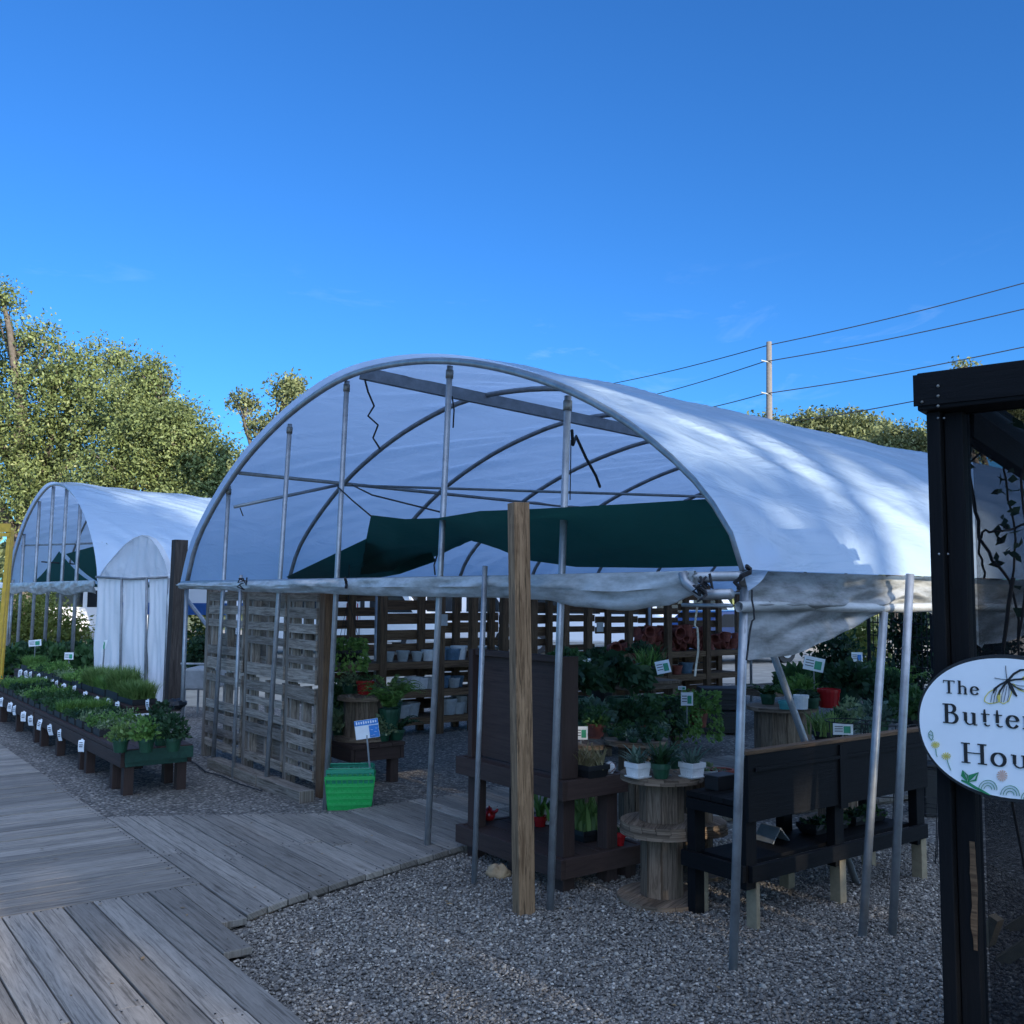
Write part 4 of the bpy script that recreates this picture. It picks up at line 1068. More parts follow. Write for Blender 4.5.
plant('dark bushy plant in a black pot behind the aloes on the lower shelf',G(594,828,zl+.002),'bushy','deepgreen',.08,.1,120,9,('blackplastic',.05,.06,.1))
plant('small red heart-shaped pot on the right corner of the lower shelf of the brown stand',G(619,845,zl+.002),'bushy','deepgreen',.04,.05,40,10,('red',.03,.045,.085))
mb=MB(); p=G(498,877); mb.sphere(p+Z*.03,.075,16,10,(1,.8,.62),.55,5); tag(mb.build('rock','rock',at=p,smooth=True),'tan rock on the gravel between the thin pole and the wooden post','rock')
# ---------------------------------------------------------------- wooden cable spools
def disc(mb,c,r,th,n,ang):
    c=Vector(c); ca,sa=math.cos(ang),math.sin(ang)
    for i in range(n):
        x0=-r+2*r*i/n+.0015; x1=-r+2*r*(i+1)/n-.0015; poly=[]
        f=lambda x: math.sqrt(max(0,r*r-x*x))
        xs=[x0+(x1-x0)*k/5 for k in range(6)]
        pts=[(x,-f(x)) for x in xs]+[(x,f(x)) for x in xs[::-1]]
        if f(x0)<1e-3: pts=[q for j,q in enumerate(pts) if j not in (len(pts)-1,)]
        if f(x1)<1e-3: pts=pts[:5]+pts[6:] if len(pts)>10 else pts
        b=len(mb.v); m=len(pts); off=RND.random()*9
        for z in (0,th):
            for x,y in pts: mb.v.append(c+Vector((x*ca-y*sa,x*sa+y*ca,z)))
        uv=[(y,x+off) for x,y in pts]
        mb.face(tuple(range(b+m-1,b-1,-1)),uv[::-1]); mb.face(tuple(range(b+m,b+2*m)),uv)
        for k in range(m):
            k2=(k+1)%m; mb.face((b+k,b+k2,b+m+k2,b+m+k),[(pts[k][1],off),(pts[k2][1],off),(pts[k2][1],off+.03),(pts[k][1],off+.03)])
def spool(label,loc,r,h,rc,seed,group='wooden cable spools',rb=None,th=.034,staves=9):
    loc=Vector(loc); t=thing('cable_spool',label,'cable spool',loc,group); rr_=random.Random(seed); rb=rb or r
    for z,rad in ((0,rb),(h-th,r)):
        mb=MB(); disc(mb,loc+Z*z,rad,th*.5,6,rr_.random()*3); disc(mb,loc+Z*(z+th*.5),rad*.99,th*.5,6,rr_.random()*3); f_=mb.build('flange','spool',t)
        mb=MB()
        for k in range(4):
            a=k*math.pi/2+.4; mb.lathe(loc+Vector((math.cos(a)*rc*.75,math.sin(a)*rc*.75,z+th)),[(0,0),(.012,0),(.011,.006),(0,.006)],8)
        mb.build('bolt','brass',f_)
    mb=MB()
    for k in range(staves):
        a=2*math.pi*k/staves+rr_.random()*.02; d=Vector((math.cos(a),math.sin(a),0)); s_=Vector((-d.y,d.x,0))
        mb.box(loc+d*(rc-.012)+Z*h/2,(2*rc*math.sin(math.pi/staves)*.98,.024,h-2*th-.001),(s_,d,Z))
    mb.build('core','spool',t,bevel=.002)
    return t
P1=G(662,900); h1=zat(662,826,P1)
spool('lower of the two stacked cable spools standing on the gravel beside the brown stand',P1,.245,h1,.118,1,rb=.262)
h2=zat(662,773,P1)-h1-.002
spool('upper of the two stacked cable spools, carrying the white square planters',P1+Z*(h1+.002),.243,h2,.125,2)
TOPZ=h1+h2+.003
P2=P1+Vector((.30,.52,0)); h2a=zat(705,826,P2)
spool('lower of two stacked cable spools half hidden behind the nearer stack',P2,.20,h2a,.1,3)
h2b=zat(705,770,P2)-h2a
spool('upper of two stacked cable spools half hidden behind the nearer stack, with a terracotta dish',P2+Z*(h2a+.002),.19,h2b,.1,4)
T2Z=h2a+h2b+.003
def planter(label,p,seed,leaf):
    t=plant(label,p,'rosette',leaf,.12,.13,46,seed,('white',.062,.076,.085),'white square planters on the front spool',sq=True,name='square_planter',cat_='planter')
    mb=MB(); mb.lathe(p,[(0,0),(.074,0),(.08,.008),(.074,.008),(0,.004)],4,R(82)); mb.build('saucer','white',t)
    mb=MB()
    for s_ in range(4):
        a=R(37)+s_*math.pi/2; d=Vector((math.cos(a),math.sin(a),0)); e_=Vector((-d.y,d.x,0))
        for k in range(1,4):
            z_=.085*k/4; rad=(.062+.014*k/4)*.7071+.0005; mb.box(p+d*rad+Z*z_,(.0035,rad*1.9,.004),(d,e_,Z))
        for k in (-2,-1,0,1,2): mb.box(p+d*.0492+e_*k*.018+Z*.042,(.003,.003,.074),(d,e_,(Z+d*.1).normalized()))
    mb.build('lattice','white',t); return t
planter('white square planter on the left of the front spool',G(638,777,TOPZ),3,'bluegreen')
planter('white square planter on the right of the front spool',G(692,777,TOPZ),4,'bluegreen')
plant('blue-green spiky plant in a green pot between the two white planters',G(661,778,TOPZ),'rosette','deepgreen',.14,.17,60,12,('greenpot',.04,.055,.085))
plant('small dark succulent behind the white planters on the front spool',G(674,768,TOPZ),'aloe','bluegreen',.07,.12,24,13,('greenpot',.035,.045,.07))
plant('small pale plant in a grey dish on the rear spool',G(707,775,T2Z),'bushy','variegated',.06,.09,90,14,('greypot',.05,.065,.03))
plant('shallow terracotta dish of tiny succulents on the rear spool',G(722,774,T2Z),'bushy','bluegreen',.045,.025,60,15,('terra',.055,.075,.03))
# ---------------------------------------------------------------- black potting bench
K=G(748,931); t=thing('potting_bench','long black bench with a tall back panel, lower shelf and pale post feet','bench',K)
kp=lambda a,b,z: Vector((K.x+L.x*a+U.x*b,K.y+L.y*a+U.y*b,z))
ln=(G(913,878)-K).dot(L); dp=.36
zt_=zat(744,753,K); zb_=zat(744,820,K); zs=.345; ztop=.66
print('black bench',ln,zt_,zb_)
lm=(G(833,903)-K).dot(L)
for a in (.0,lm,ln):
    for b,top in ((.0,zt_-.02),(dp,ztop-.03)):
        mb=MB(); mb.upright(kp(a,b,0),.22 if (a or not b) else -.01,top,.085,.06); lg=mb.build('leg','black',t,bevel=.003)
        mb=MB(); mb.upright(kp(a+(.02 if a else .045),b,0),-.02,.30,.06 if a else .03,.07); f_=mb.build('post_foot','tan',lg,bevel=.003); f_['label']='pale bare wooden foot'
mb=MB(); mb.box(kp(ln/2,-.045,(zt_+zb_)/2),(ln+.10,.02,zt_-zb_),lax); mb.build('back_panel','black',t,bevel=.002)
mb=MB(); mb.box(kp(ln/2,-.03,zt_+.010),(ln+.12,.06,.02),lax); mb.build('panel_cap','stud',t,bevel=.002)
mb=MB(); mb.upright(kp(lm,-.062,0),zb_-.02,zt_-.01,.07,.014); mb.build('panel_batten','black',t)
mb=MB(); mb.beam(kp(0,-.062,zt_-.08),kp(ln,-.062,zt_-.08),.010,.02); mb.build('panel_batten','black',t)
mb=MB()
for i in range(4): mb.beam(kp(-.06,.02+dp*(i+.5)/4,ztop),kp(ln+.03,.02+dp*(i+.5)/4,ztop),dp/4*.97,.03)
mb.build('worktop','black',t,bevel=.002)
mb=MB(); mb.beam(kp(-.045,.0,ztop-.05),kp(-.045,dp+.02,ztop-.05),.03,.06); mb.beam(kp(0,dp+.04,ztop-.05),kp(ln,dp+.04,ztop-.05),.03,.06); mb.build('top_rail','black',t)
mb=MB(); mb.box(kp(ln/2-.005,dp/2+.01,zs-.012),(ln-.03,dp-.05,.024),lax); mb.build('lower_shelf','black',t)
mb=MB(); mb.beam(kp(-.03,-.045,zs-.04),kp(ln+.03,-.045,zs-.04),.03,.085); mb.beam(kp(-.058,-.03,zs-.04),kp(-.058,dp+.05,zs-.04),.028,.085); mb.build('shelf_rail','black',t,bevel=.002)
# things on the bench's lower shelf
q=kp(lm*.66,.25,zs+.003); mb=MB()
mb.beam(q+L*-.07+Z*.0,q+Z*.08,.14,.008,Z); mb.beam(q+Z*.08,q+L*.08,.14,.008,Z); o=mb.build('tent_card','grey',at=q); tag(o,'bent grey metal sheet standing like a little roof on the black bench shelf','metal sheet')
for i in range(4):
    p=kp(lm+.10+i*.2,.22,zs+.003); plant('black tray of dark seedlings, %s from the left on the black bench shelf'%ORD(i),p,'bushy',('deepgreen','herb')[i%2],.10,.07,120,60+i,('blackplastic',.08,.10,.06),'trays on the black bench shelf',sq=True,name='dark_tray')
p=kp(.14,.3,ztop+.016); mb=MB(); mb.box(p+Z*.035,(.16,.10,.07),lax); mb.box(p+Z*.075,(.168,.108,.012),lax); tag(mb.build('black_box','blackplastic',at=p,bevel=.004),'small black lidded box at the left end of the black bench top','box')
# wire plant cages behind the black bench
def cage(label,p,r,h):
    t=thing('wire_cage',label,'plant cage',p,'wire plant cages behind the black bench'); mb=MB()
    for k in range(4):
        a=k*math.pi/2+.3; mb.tube([p+Vector((math.cos(a)*r*.55,math.sin(a)*r*.55,0)),p+Vector((math.cos(a)*r,math.sin(a)*r,h))],.004,5)
    mb.build('uprights','ropeblack',t); 
    for f in (.4,.7,1):
        rad=r*(.55+.45*f); mb=MB(); mb.tube([p+Vector((math.cos(x)*rad,math.sin(x)*rad,h*f)) for x in [i*.3142 for i in range(21)]],.004,5); mb.build('hoop','ropeblack',t)
for (x,y,lab) in ((850,838,'wire plant cage behind the black bench, left of the inner side pole'),(884,842,'wire plant cage behind the black bench, between the two side poles'),(926,862,'wire plant cage standing right of the black bench by the pergola post'),(935,850,'wire plant cage half hidden behind the black pergola post')):
    cage(lab,G(x,y),.16,.85)
mb=MB(); p=G(934,815); mb.box(p+Z*.2,(.22,.2,.4)); mb.box(p+Z*.41,(.25,.23,.03)); tag(mb.build('bin','blackplastic',at=p,bevel=.01),'black lidded bin behind the cages beside the pergola post','bin')
# ---------------------------------------------------------------- low table with a spool and plants behind the pallet wall
Kb=Vector((-1.45,9.02,0)); zz=zat(357,746,Kb)
tb,tp_=bench('low brown table inside the tent holding a cable spool and ferns',Kb,.9,.56,zz,(.08,.82),name='low_table')
sc=tp_(.32,.27,zz+.002); hs=zat(364,696,sc)-zz
spool('short cable spool standing on the low brown table',sc,.235,hs,.165,7,rb=.26)
zt2=zz+hs+.003
plant('glossy red pot on the spool on the low brown table',G(365,694,zt2),'bushy','herb',.08,.10,80,21,('red',.07,.085,.13))
plant('white-flecked leafy plant left of the red pot',G(350,693,zt2),'bushy','variegated',.13,.14,200,22,('greenpot',.06,.08,.1))
plant('small white label pot right of the red pot',G(385,692,zt2),'bushy','fern',.06,.05,50,24,('white',.03,.04,.05))
plant('large bright fern spilling over the right of the low brown table',tp_(.10,.45,zz+.12),'fern','fern',.34,.42,900,23,('greenpot',.08,.1,.18))
plant('second bright fern behind the spool on the low brown table',tp_(.35,.62,zz+.16),'fern','grassleaf',.30,.42,700,29,('greenpot',.08,.1,.18))
plant('pale variegated plant at the left foot of the spool on the low table',G(340,738,zz),'bushy','variegated',.20,.22,420,25,('greenpot',.06,.08,.1))
plant('pale variegated plant at the right foot of the spool on the low table',G(383,741,zz),'bushy','variegated',.14,.2,300,26,('greenpot',.05,.07,.09))
plant('dark fern at the right end of the low brown table',tp_(.12,.54,zz),'fern','deepgreen',.25,.22,500,27,('greenpot',.06,.08,.1))
plant('bright leafy plant growing behind the spool, left side',G(338,718,zz+.1),'bushy','herb',.22,.3,420,28,('greenpot',.06,.08,.14))
# hanging basket
p=D(347,662,9.6); t=plant('round hanging basket of trailing green leaves above the low table',p,'trailing','fern',.20,.20,650,31,('blackplastic',.10,.15,.12),name='hanging_basket',cat_='hanging basket')
mb=MB()
for k in range(3):
    a=k*2.09+.4; mb.tube([p+Vector((math.cos(a)*.14,math.sin(a)*.14,.12)),p+Z*.62],.003,5)
mb.tube([p+Z*.62,p+Z*.95],.004,5); mb.build('hanger','ropeblack',t)
# green shopping baskets, nested, beside the front pole
p0=G(350,807); t=None
def basket(label,p,mat,rot,s=1):
    t=thing('shopping_basket',label,'basket',p,'green shopping baskets nested by the front pole'); mb=MB(); ax=(Vector((math.cos(rot),math.sin(rot),0)),Vector((-math.sin(rot),math.cos(rot),0)),Z)
    w0,d0,w1,d1,h=.34*s,.24*s,.40*s,.30*s,.27
    q=lambda x,y,z: p+ax[0]*x+ax[1]*y+Z*z
    for (x,y) in ((1,0),(-1,0),(0,1),(0,-1)):
        n=9
        for k in range(n+1):     # vertical ribs
            f=k/n*2-1
            if x: a,b=q(x*w0/2,f*d0/2,.0),q(x*w1/2,f*d1/2,h)
            else: a,b=q(f*w0/2,y*d0/2,.0),q(f*w1/2,y*d1/2,h)
            mb.beam(a,b,.012,.006,ax[0] if x else ax[1])
        for z in (.004,.05,.10,.15,.20,.262):
            f=z/h; w_,d_=w0+(w1-w0)*f,d0+(d1-d0)*f
            if x: a,b=q(x*w_/2,-d_/2,z),q(x*w_/2,d_/2,z)
            else: a,b=q(-w_/2,y*d_/2,z),q(w_/2,y*d_/2,z)
            mb.beam(a,b,.006,.030 if z>.25 else .022)
    ff=.5
    poly=[q(sx_*w0/2,sy_*d0/2,.0) for sx_,sy_ in ((1,1),(-1,1),(-1,-1),(1,-1))]; mb.prism(poly,(0,0,.006))
    # solid lower walls
    for (x,y) in ((1,0),(-1,0),(0,1),(0,-1)):
        f=.8; w_,d_=w0+(w1-w0)*f,d0+(d1-d0)*f; z=h*f
        if x: P=[q(x*w0/2,-d0/2,0),q(x*w0/2,d0/2,0),q(x*w_/2,d_/2,z),q(x*w_/2,-d_/2,z)]; n_=ax[0]*x
        else: P=[q(-w0/2,y*d0/2,0),q(w0/2,y*d0/2,0),q(w_/2,y*d_/2,z),q(-w_/2,y*d_/2,z)]; n_=ax[1]*y
        mb.prism(P,n_*-.004)
    mb.build('body',mat,t)
    for y in (-1,1):
        mb=MB(); mb.tube([q(-w1/2,y*.02,h),q(-w1*.46,y*d1*.42,h+.012),q(w1*.46,y*d1*.42,h+.012),q(w1/2,y*.02,h)],.006,6); mb.build('handle',mat,t)
ang=math.atan2(L.y,L.x)-R(30)
basket('bright green shopping basket at the bottom of the nested pair by the front pole',p0,'basket',ang)
basket('teal-tinted green shopping basket sitting inside the bright green one',p0+Z*.052,'basket2',ang,.96)
# small blue and white sign on a stake
f=G(373,806); s_=D(367,729,f.y-.05); t=thing('stake_sign','blue and white plant sign on a stake behind the green basket','sign',f)
mb=MB(); mb.tube([f,s_-Z*.05],.008,6); mb.build('stake','galv',t)
xa=Vector((math.cos(.15),.0,math.sin(.15))); za=Vector((-math.sin(.15),0,math.cos(.15))); ya=Vector((0,1,0))
mb=MB(); mb.box(s_,(.20,.006,.155),(xa,ya,za)); mb.build('panel','paper',t)
mb=MB(); mb.box(s_+za*.055-ya*.004,(.198,.004,.042),(xa,ya,za)); mb.box(s_-za*.024+xa*.058-ya*.004,(.08,.004,.10),(xa,ya,za)); mb.build('blue_print','signblue',t)
mb=MB()
for k in range(9): mb.box(s_+za*(.056)-ya*.007+xa*(-.08+k*.02),(.011,.002,.018 if k%3 else .024),(xa,ya,za))
for k,(x,z) in enumerate(((.04,-.01),(.07,-.03),(.055,-.055),(.08,-.002),(.035,-.06))): mb.lathe(s_+xa*x+za*z-ya*.0075,[(0,0),(.011,0),(.009,.001),(0,.001)],8)
mb.build('print','paper',t)
# ---------------------------------------------------------------- deeper inside the tent: spool tables and plants
def spot(px,py,z): return G(px,py,z)
c=spot(636,739,.66); spool('round cable spool table covered with small trailing plants, left of the white planters',Vector((c.x,c.y,0)),.25,.66,.13,11)
rr=random.Random(4); k=0
for (x,y) in ((612,737),(622,741),(633,743),(646,743),(658,741),(662,736),(640,735),(626,733)):
    plant('small bushy plant in a green pot, %s around the round spool table'%ORD(k),spot(x,y-1,.664),'bushy',('deepgreen','herb','bluegreen')[k%3],.075,.085,110,100+k,('greenpot',.03,.04,.05),'small plants on the round spool table'); k+=1
c=spot(587,742,.62); spool('small cable spool table beside the brown stand holding a white plant label',Vector((c.x,c.y,0)),.20,.62,.1,12)
plant('leafy plant in a terracotta pot on the small spool table',spot(596,736,.624),'bushy','herb',.13,.2,260,120,('terra',.06,.075,.1))
plant('dark leafy plant at the back of the small spool table',spot(583,731,.624),'bushy','deepgreen',.13,.2,260,121,('greenpot',.06,.075,.1))
def label_sign(lab,px,py,Y,w_,h_,tilt=0,stakez=None,pic='signgreen',turn=0,lean=0):
    s_=D(px,py,Y); q=Matrix.Rotation(turn,3,'Z')@Matrix.Rotation(-tilt,3,'Y')@Matrix.Rotation(-lean,3,'X'); xa,ya,za=q@Vector((1,0,0)),q@Vector((0,1,0)),q@Z
    t=thing('plant_sign',lab,'sign',(s_.x,s_.y,s_.z-h_/2),'white plant signs around the yard')
    mb=MB(); mb.box(s_,(w_,.005,h_),(xa,ya,za)); mb.build('panel','paper',t)
    mb=MB(); mb.box(s_+xa*w_*.2-ya*.004-za*h_*.05,(w_*.34,.003,h_*.6),(xa,ya,za)); mb.build('picture',pic,t)
    mb=MB()
    for i in range(3): mb.box(s_-xa*w_*.22-ya*.004+za*h_*(.22-.2*i),(w_*.4,.003,h_*.06),(xa,ya,za))
    mb.build('print','ink',t)
    if stakez is not None: mb=MB(); mb.tube([s_-Z*h_*.4+ya*.008,Vector((s_.x,s_.y+.008,stakez))],.006,5); mb.build('stake','steel2',t)
label_sign('white plant sign with a green picture on the small spool table',581,733,c.y-.12,.105,.10,stakez=.62)
# mass of plants behind the round table
zA=.34; ca=Vector((spot(600,742,zA).x,spot(600,742,zA).y,0))
def table(lab,px,py,z,length,depth,mat='spool',legs=(.1,),name='plank_table'):
    p=G(px,py,z); return bench(lab,Vector((p.x,p.y,0)),depth,length,z,(.06,depth-.06),mat=mat,name=name,ax=U,bx=L,fh=.06)
table('low plank table of leafy plants in front of the shelf wall',605,724,.36,1.25,.5)
table('taller plank table with a small crate on top near the shelf wall',632,683,.72,.85,.5,name='plank_table')
plants=[(576,700,9.4,'broad','deepgreen',.3,.42,330,'large dark broad-leaved plant just right of the brown board'),(590,722,8.6,'bushy','bluegreen',.24,.22,420,'bluish leafy plant low beside the brown board'),
(602,688,10.0,'fern','herb',.36,.5,900,'tall arching dark fern near the shelf wall'),(618,700,9.6,'broad','deepgreen',.34,.5,380,'large dark jade-like plant behind the round spool table'),
(640,712,10.6,'trailing','herb',.26,.26,600,'trailing green plant on the left end of the low plank table'),(660,712,10.9,'trailing','deepgreen',.24,.24,500,'trailing dark plant in the middle of the low plank table'),
(680,712,11.2,'trailing','fern',.22,.26,520,'trailing bright plant near the right end of the low plank table'),(698,712,11.5,'trailing','fern',.26,.34,600,'trailing bright plant spilling off the right end of the low plank table'),
(628,725,8.7,'bushy','deepgreen',.26,.22,420,'dark bushy plant behind the round spool table, low down'),(566,668,11.6,'bushy','herb',.26,.26,380,'leafy plant on the shelf right of the brown board'),(598,668,12,'bushy','deepgreen',.26,.26,380,'second leafy plant on the shelf right of the brown board'),
(645,668,12,'grassy','fern',.16,.3,90,'upright grassy plant on the tall plank table'),(656,662,12.2,'grassy','herb',.14,.3,70,'second upright grassy plant on the tall plank table'),(640,655,13,'bushy','deepgreen',.2,.2,260,'dark bushy plant in front of the terracotta pots')]
for i,(x,y,Y,st,lf,r_,h_,n,lab) in enumerate(plants):
    p=D(x,y,Y); ph=.2; plant(lab,p-Z*(ph-.03),st,lf,r_,h_,n,200+i,(('greenpot','terra','blackplastic')[i%3],.09,.12,ph))
# a paddle cactus and a big dark red bowl
p=D(573,700,9.0); t=thing('column_cactus','green column cactus standing right of the brown display board','cactus',p-Z*.35)
mb=MB(); mb.tube([p-Z*.2,p+Z*.05,p+Z*.2,p+Z*.25],[.035,.04,.034,.008],10); mb.build('stem','fern',t,smooth=True)
mb=MB(); mb.lathe(p-Z*.35,lathe_pot(.07,.09,.16),16); mb.build('pot','terra',t)
p=D(612,664,12.5); mb=MB(); mb.sphere(p,.16,18,10,(1,1,.85)); tag(mb.build('glazed_urn','red',at=p,smooth=True),'dark red round urn among the plants near the shelf wall','urn')
p=D(578,667,11.5); mb=MB(); mb.lathe(p-Z*.1,lathe_pot(.12,.15,.2),18); tag(mb.build('white_bowl','white',at=p),'white planter near the shelf wall right of the brown board','pot')
label_sign('white plant sign leaning on the tall plank table',663,667,11.5,.17,.15,tilt=.2,lean=.25)
label_sign('small white plant sign among the trailing plants on the low plank table',687,699,10.6,.13,.14,tilt=0,stakez=.4)
label_sign('small white card above the trailing plants of the low plank table',682,688,11.4,.09,.04,stakez=.5)
# right-hand spool tables
c=spot(782,706,.70); spool('wide barrel-like cable spool in the middle of the tent behind the black bench',Vector((c.x,c.y,0)),.345,.70,.27,21,staves=13)
p=spot(785,709,.704); mb=MB(); mb.lathe(p,lathe_pot(.05,.06,.08),16); tag(mb.build('teal_pot','teal',at=p),'small teal pot on the wide cable spool','pot')
for i,(x,y,st,lf,r_,h_,n,lab) in enumerate(((768,704,'fern','herb',.24,.2,500,'dark fern on the left of the wide cable spool'),(800,702,'bushy','fern',.22,.22,360,'leafy green plant with white flowers on the wide cable spool'),(812,708,'fern','deepgreen',.22,.16,420,'dark arching fern at the right rim of the wide cable spool'))):
    plant(lab,spot(x,y,.704),st,lf,r_,h_,n,300+i,('greenpot',.06,.075,.1))
c2=spot(838,745,.62); spool('cable spool table with dark bowls behind the right part of the black bench',Vector((c2.x,c2.y,0)),.30,.62,.16,22)
for i,(x,y,st,lf,r_,h_,n,lab,pm) in enumerate(((826,741,'grassy','grassleaf',.15,.22,150,'bright grassy plant in a wide black bowl behind the black bench','blackplastic'),(850,733,'bushy','variegated',.14,.26,260,'pale leafy plant on the spool table behind the black bench','blackplastic'),(838,736,'bushy','deepgreen',.13,.18,220,'dark leafy plant between the grassy bowl and the pale plant','blackplastic'),(866,742,'bushy','bluegreen',.12,.16,200,'bluish leafy plant at the right rim of the spool table behind the black bench','greypot'))):
    plant(lab,spot(x,y,.624),st,lf,r_,h_,n,320+i,(pm,.08,.105,.08))
label_sign('white plant sign with a green picture before the grassy bowl, right spool table',843,729,c2.y-.33,.15,.085,stakez=.6)
label_sign('white plant sign on a tall stake behind the wide cable spool',814,664,10.0,.21,.14,tilt=-.2,stakez=.4)
label_sign('small pale blue plant sign deep under the right eave',857,657,11.5,.13,.11,pic='signblue',stakez=.3)
# more plants and tables under the right eave
table('long plank table of green plants under the right eave',770,690,.55,2.6,.7)
for i,(x,y,Y,st,lf,r_,h_,n,lab) in enumerate(((796,690,10.6,'bushy','herb',.28,.3,420,'bushy green plant under the right eave beside the tall stake sign'),(824,690,10.9,'bushy','deepgreen',.28,.3,420,'dark bushy plant behind the red pot under the right eave'),(850,690,10,'bushy','deepgreen',.28,.32,420,'dark bushy plant left of the inner side pole'),(872,690,10.5,'bushy','herb',.28,.3,420,'bushy plant behind the inner side pole'),(890,700,9.6,'bushy','deepgreen',.28,.3,400,'dark bushy plant between the two side poles'),(905,690,10,'fern','fern',.3,.36,600,'bright fern just left of the pergola post'),(875,722,8.6,'bushy','bluegreen',.2,.2,260,'grey-green plant behind the inner side pole, low down'),(915,720,8.6,'bushy','herb',.25,.3,360,'leafy plant beside the pergola post'))):
    p=D(x,y,Y); plant(lab,p-Z*.17,st,lf,r_,h_,n,350+i,(('greenpot','blackplastic')[i%2],.09,.12,.2))
p=D(829,697,9.6); mb=MB(); mb.lathe(p-Z*.1,lathe_pot(.09,.11,.18),18); tag(mb.build('red_pot','red',at=p),'red pot among the dark plants under the right eave','pot')
# a white chair-like stand and low black stack at the middle right
p=G(731,740); t=thing('stacked_crate','low stack of dark crates near the centre right of the tent','crate',p)
for i in range(2):
    mb=MB(); mb.box(p+Vector((0,.6,.16+.3*i)),(.55,.4,.27)); 
    for k in range(3): mb.box(p+Vector((0,.395,.08+.3*i+.08*k)),(.5,.012,.035))
    mb.build('crate','blackplastic',t,bevel=.01)
p=D(801,696,9.3); mb=MB(); mb.lathe(p-Z*.12,lathe_pot(.06,.07,.13),16); tag(mb.build('white_jar','white',at=p),'white pot at the left rim of the wide cable spool','pot')
# ---------------------------------------------------------------- the black pergola of the butterfly house
PP=D(952,700,3.05); PP.z=0
e1=Vector((-math.sin(R(52)),math.cos(R(52)),0)); e2=Vector((e1.y,-e1.x,0)); 
if e2.y<0: e2=-e2
pax2=(-e1,e2,Z)
root=thing('pergola','black painted timber pergola with screened sides and a hanging vine','pergola',PP)
pp=lambda x,y,z: Vector((PP.x-e1.x*x+e2.x*y,PP.y-e1.y*x+e2.y*y,z))
def solvex(px,y=0.0):
    O=pp(0,y,0); q=PL(px,600,O,e2); return (q-O).dot(-e1)
xl,xm,xr=solvex(927,-.05)+.013,solvex(945.5,-.05),solvex(969,.0)
zc=zat(925,412,pp(xl,-.05,0)); zt3=zat(916,376,pp(xl-.04,-.05,0))
print('pergola',xl,xm,xr,zc,zt3,PP)
mb=MB(); mb.box(pp((xl+xm)/2,0,zc/2),(xm-xl,.10,zc),pax2); po=mb.build('post','black',root,bevel=.004)
mb=MB(); mb.box(pp((xm+xr)/2+.002,.03,zc/2),(xr-xm,.09,zc-.004),pax2); j=mb.build('jamb','black',root,bevel=.003)
a_=D(966,838,PP.y); zb0,zb1=D(966,945,PP.y).z,D(964,838,PP.y).z
xx=(solvex(961,-.015)+solvex(970,-.015))/2
mb=MB(); n=10
pts=[]; rr=random.Random(2)
for i in range(n+1): pts.append((xx-.010+rr.uniform(-.004,.003),zb0+(zb1-zb0)*i/n))
for i in range(n,-1,-1): pts.append((xx+.006+rr.uniform(-.003,.003),zb0+(zb1-zb0)*i/n))
mb.prism([pp(x,-.0185,z) for x,z in pts],e2*.003); s_=mb.build('bare_strip','stud',j); s_['label']='strip of bare tan wood where the paint is gone'
# bolts on the post and the beam
for (px,py,off) in ((938,418,-.05),(944,418,-.05),(939,554,-.05),(948,554,-.017)):
    q=PL(px,py,pp(0,off-.001,0),e2); mb=MB(); mb.sphere(q,.0035,8,6); mb.build('bolt','galv',root)
BL=1.5
mb=MB(); mb.box(pp(xl-.018+BL/2,-.005,(zc+zt3)/2),(BL,.15,zt3-zc),pax2); bm=mb.build('beam','black',root,bevel=.005)
mb=MB(); mb.box(pp(xl-.021+BL/2,-.084,(zc+zt3)/2+.004),(BL+.012,.006,zt3-zc-.022),pax2); mb.build('beam_face','black',bm)
for (px,py) in ((938,386),(938,396),(938,406),(922,402)):
    q=PL(px,py,pp(0,-.0885,0),e2); mb=MB(); mb.sphere(q,.005,8,6); mb.build('bolt','brass',bm)
# side beam running back from the post, far post, roof lattice
sb0=pp(xr,.05,zc-.0); 
dirb=(D(1024,448,PP.y+.95)-D(968,426,PP.y+.10)); 
p=D(966,424,PP.y+.06); q=D(1040,474,PP.y+.62); mb=MB(); mb.beam(p,q,.05,.095); mb.build('brace','black',root,bevel=.003)
mb=MB(); mb.box(pp((xl+xr)/2,.83,zc+.055),(.09,1.5,.11),pax2); mb.build('side_beam','black',root,bevel=.004)
mb=MB(); mb.box(pp((xl+xr)/2,1.6,zc/2),(.1,.1,zc),pax2); mb.build('post','black',root,bevel=.004)
mb=MB(); mb.box(pp(xl+1.36,0,zc/2),(.1,.1,zc),pax2); mb.build('post','black',root,bevel=.004)
mb=MB(); mb.box(pp(xl+1.36,1.6,zc/2),(.1,.1,zc),pax2); mb.build('post','black',root,bevel=.004)
for k in range(4):
    mb=MB(); mb.beam(pp(.3+k*.3,.08,zc+.04),pp(.3+k*.3,1.65,zc+.04),.035,.06); mb.build('rafter','black',root)
mb=MB(); mb.box(pp(xl+.7,.02,.09),(1.25,.05,.14),pax2); mb.build('kickboard','black',root)
mb=MB(); mb.grid(lambda u,v: pp(xr+.001+u*1.22,.035,.16+v*(zc-.16)),2,2,(12,22)); mb.build('screen','screen',root)
mb=MB(); mb.grid(lambda u,v: pp(xl+.10,  .10+u*1.45,.16+v*(zc-.16)),2,2,(14,22)); mb.build('screen','screen',root)
mb=MB(); mb.grid(lambda u,v: pp(xl+.1+u*1.25,.10+v*1.45,zc+.075),2,2,(12,14)); mb.build('screen','screen',root)
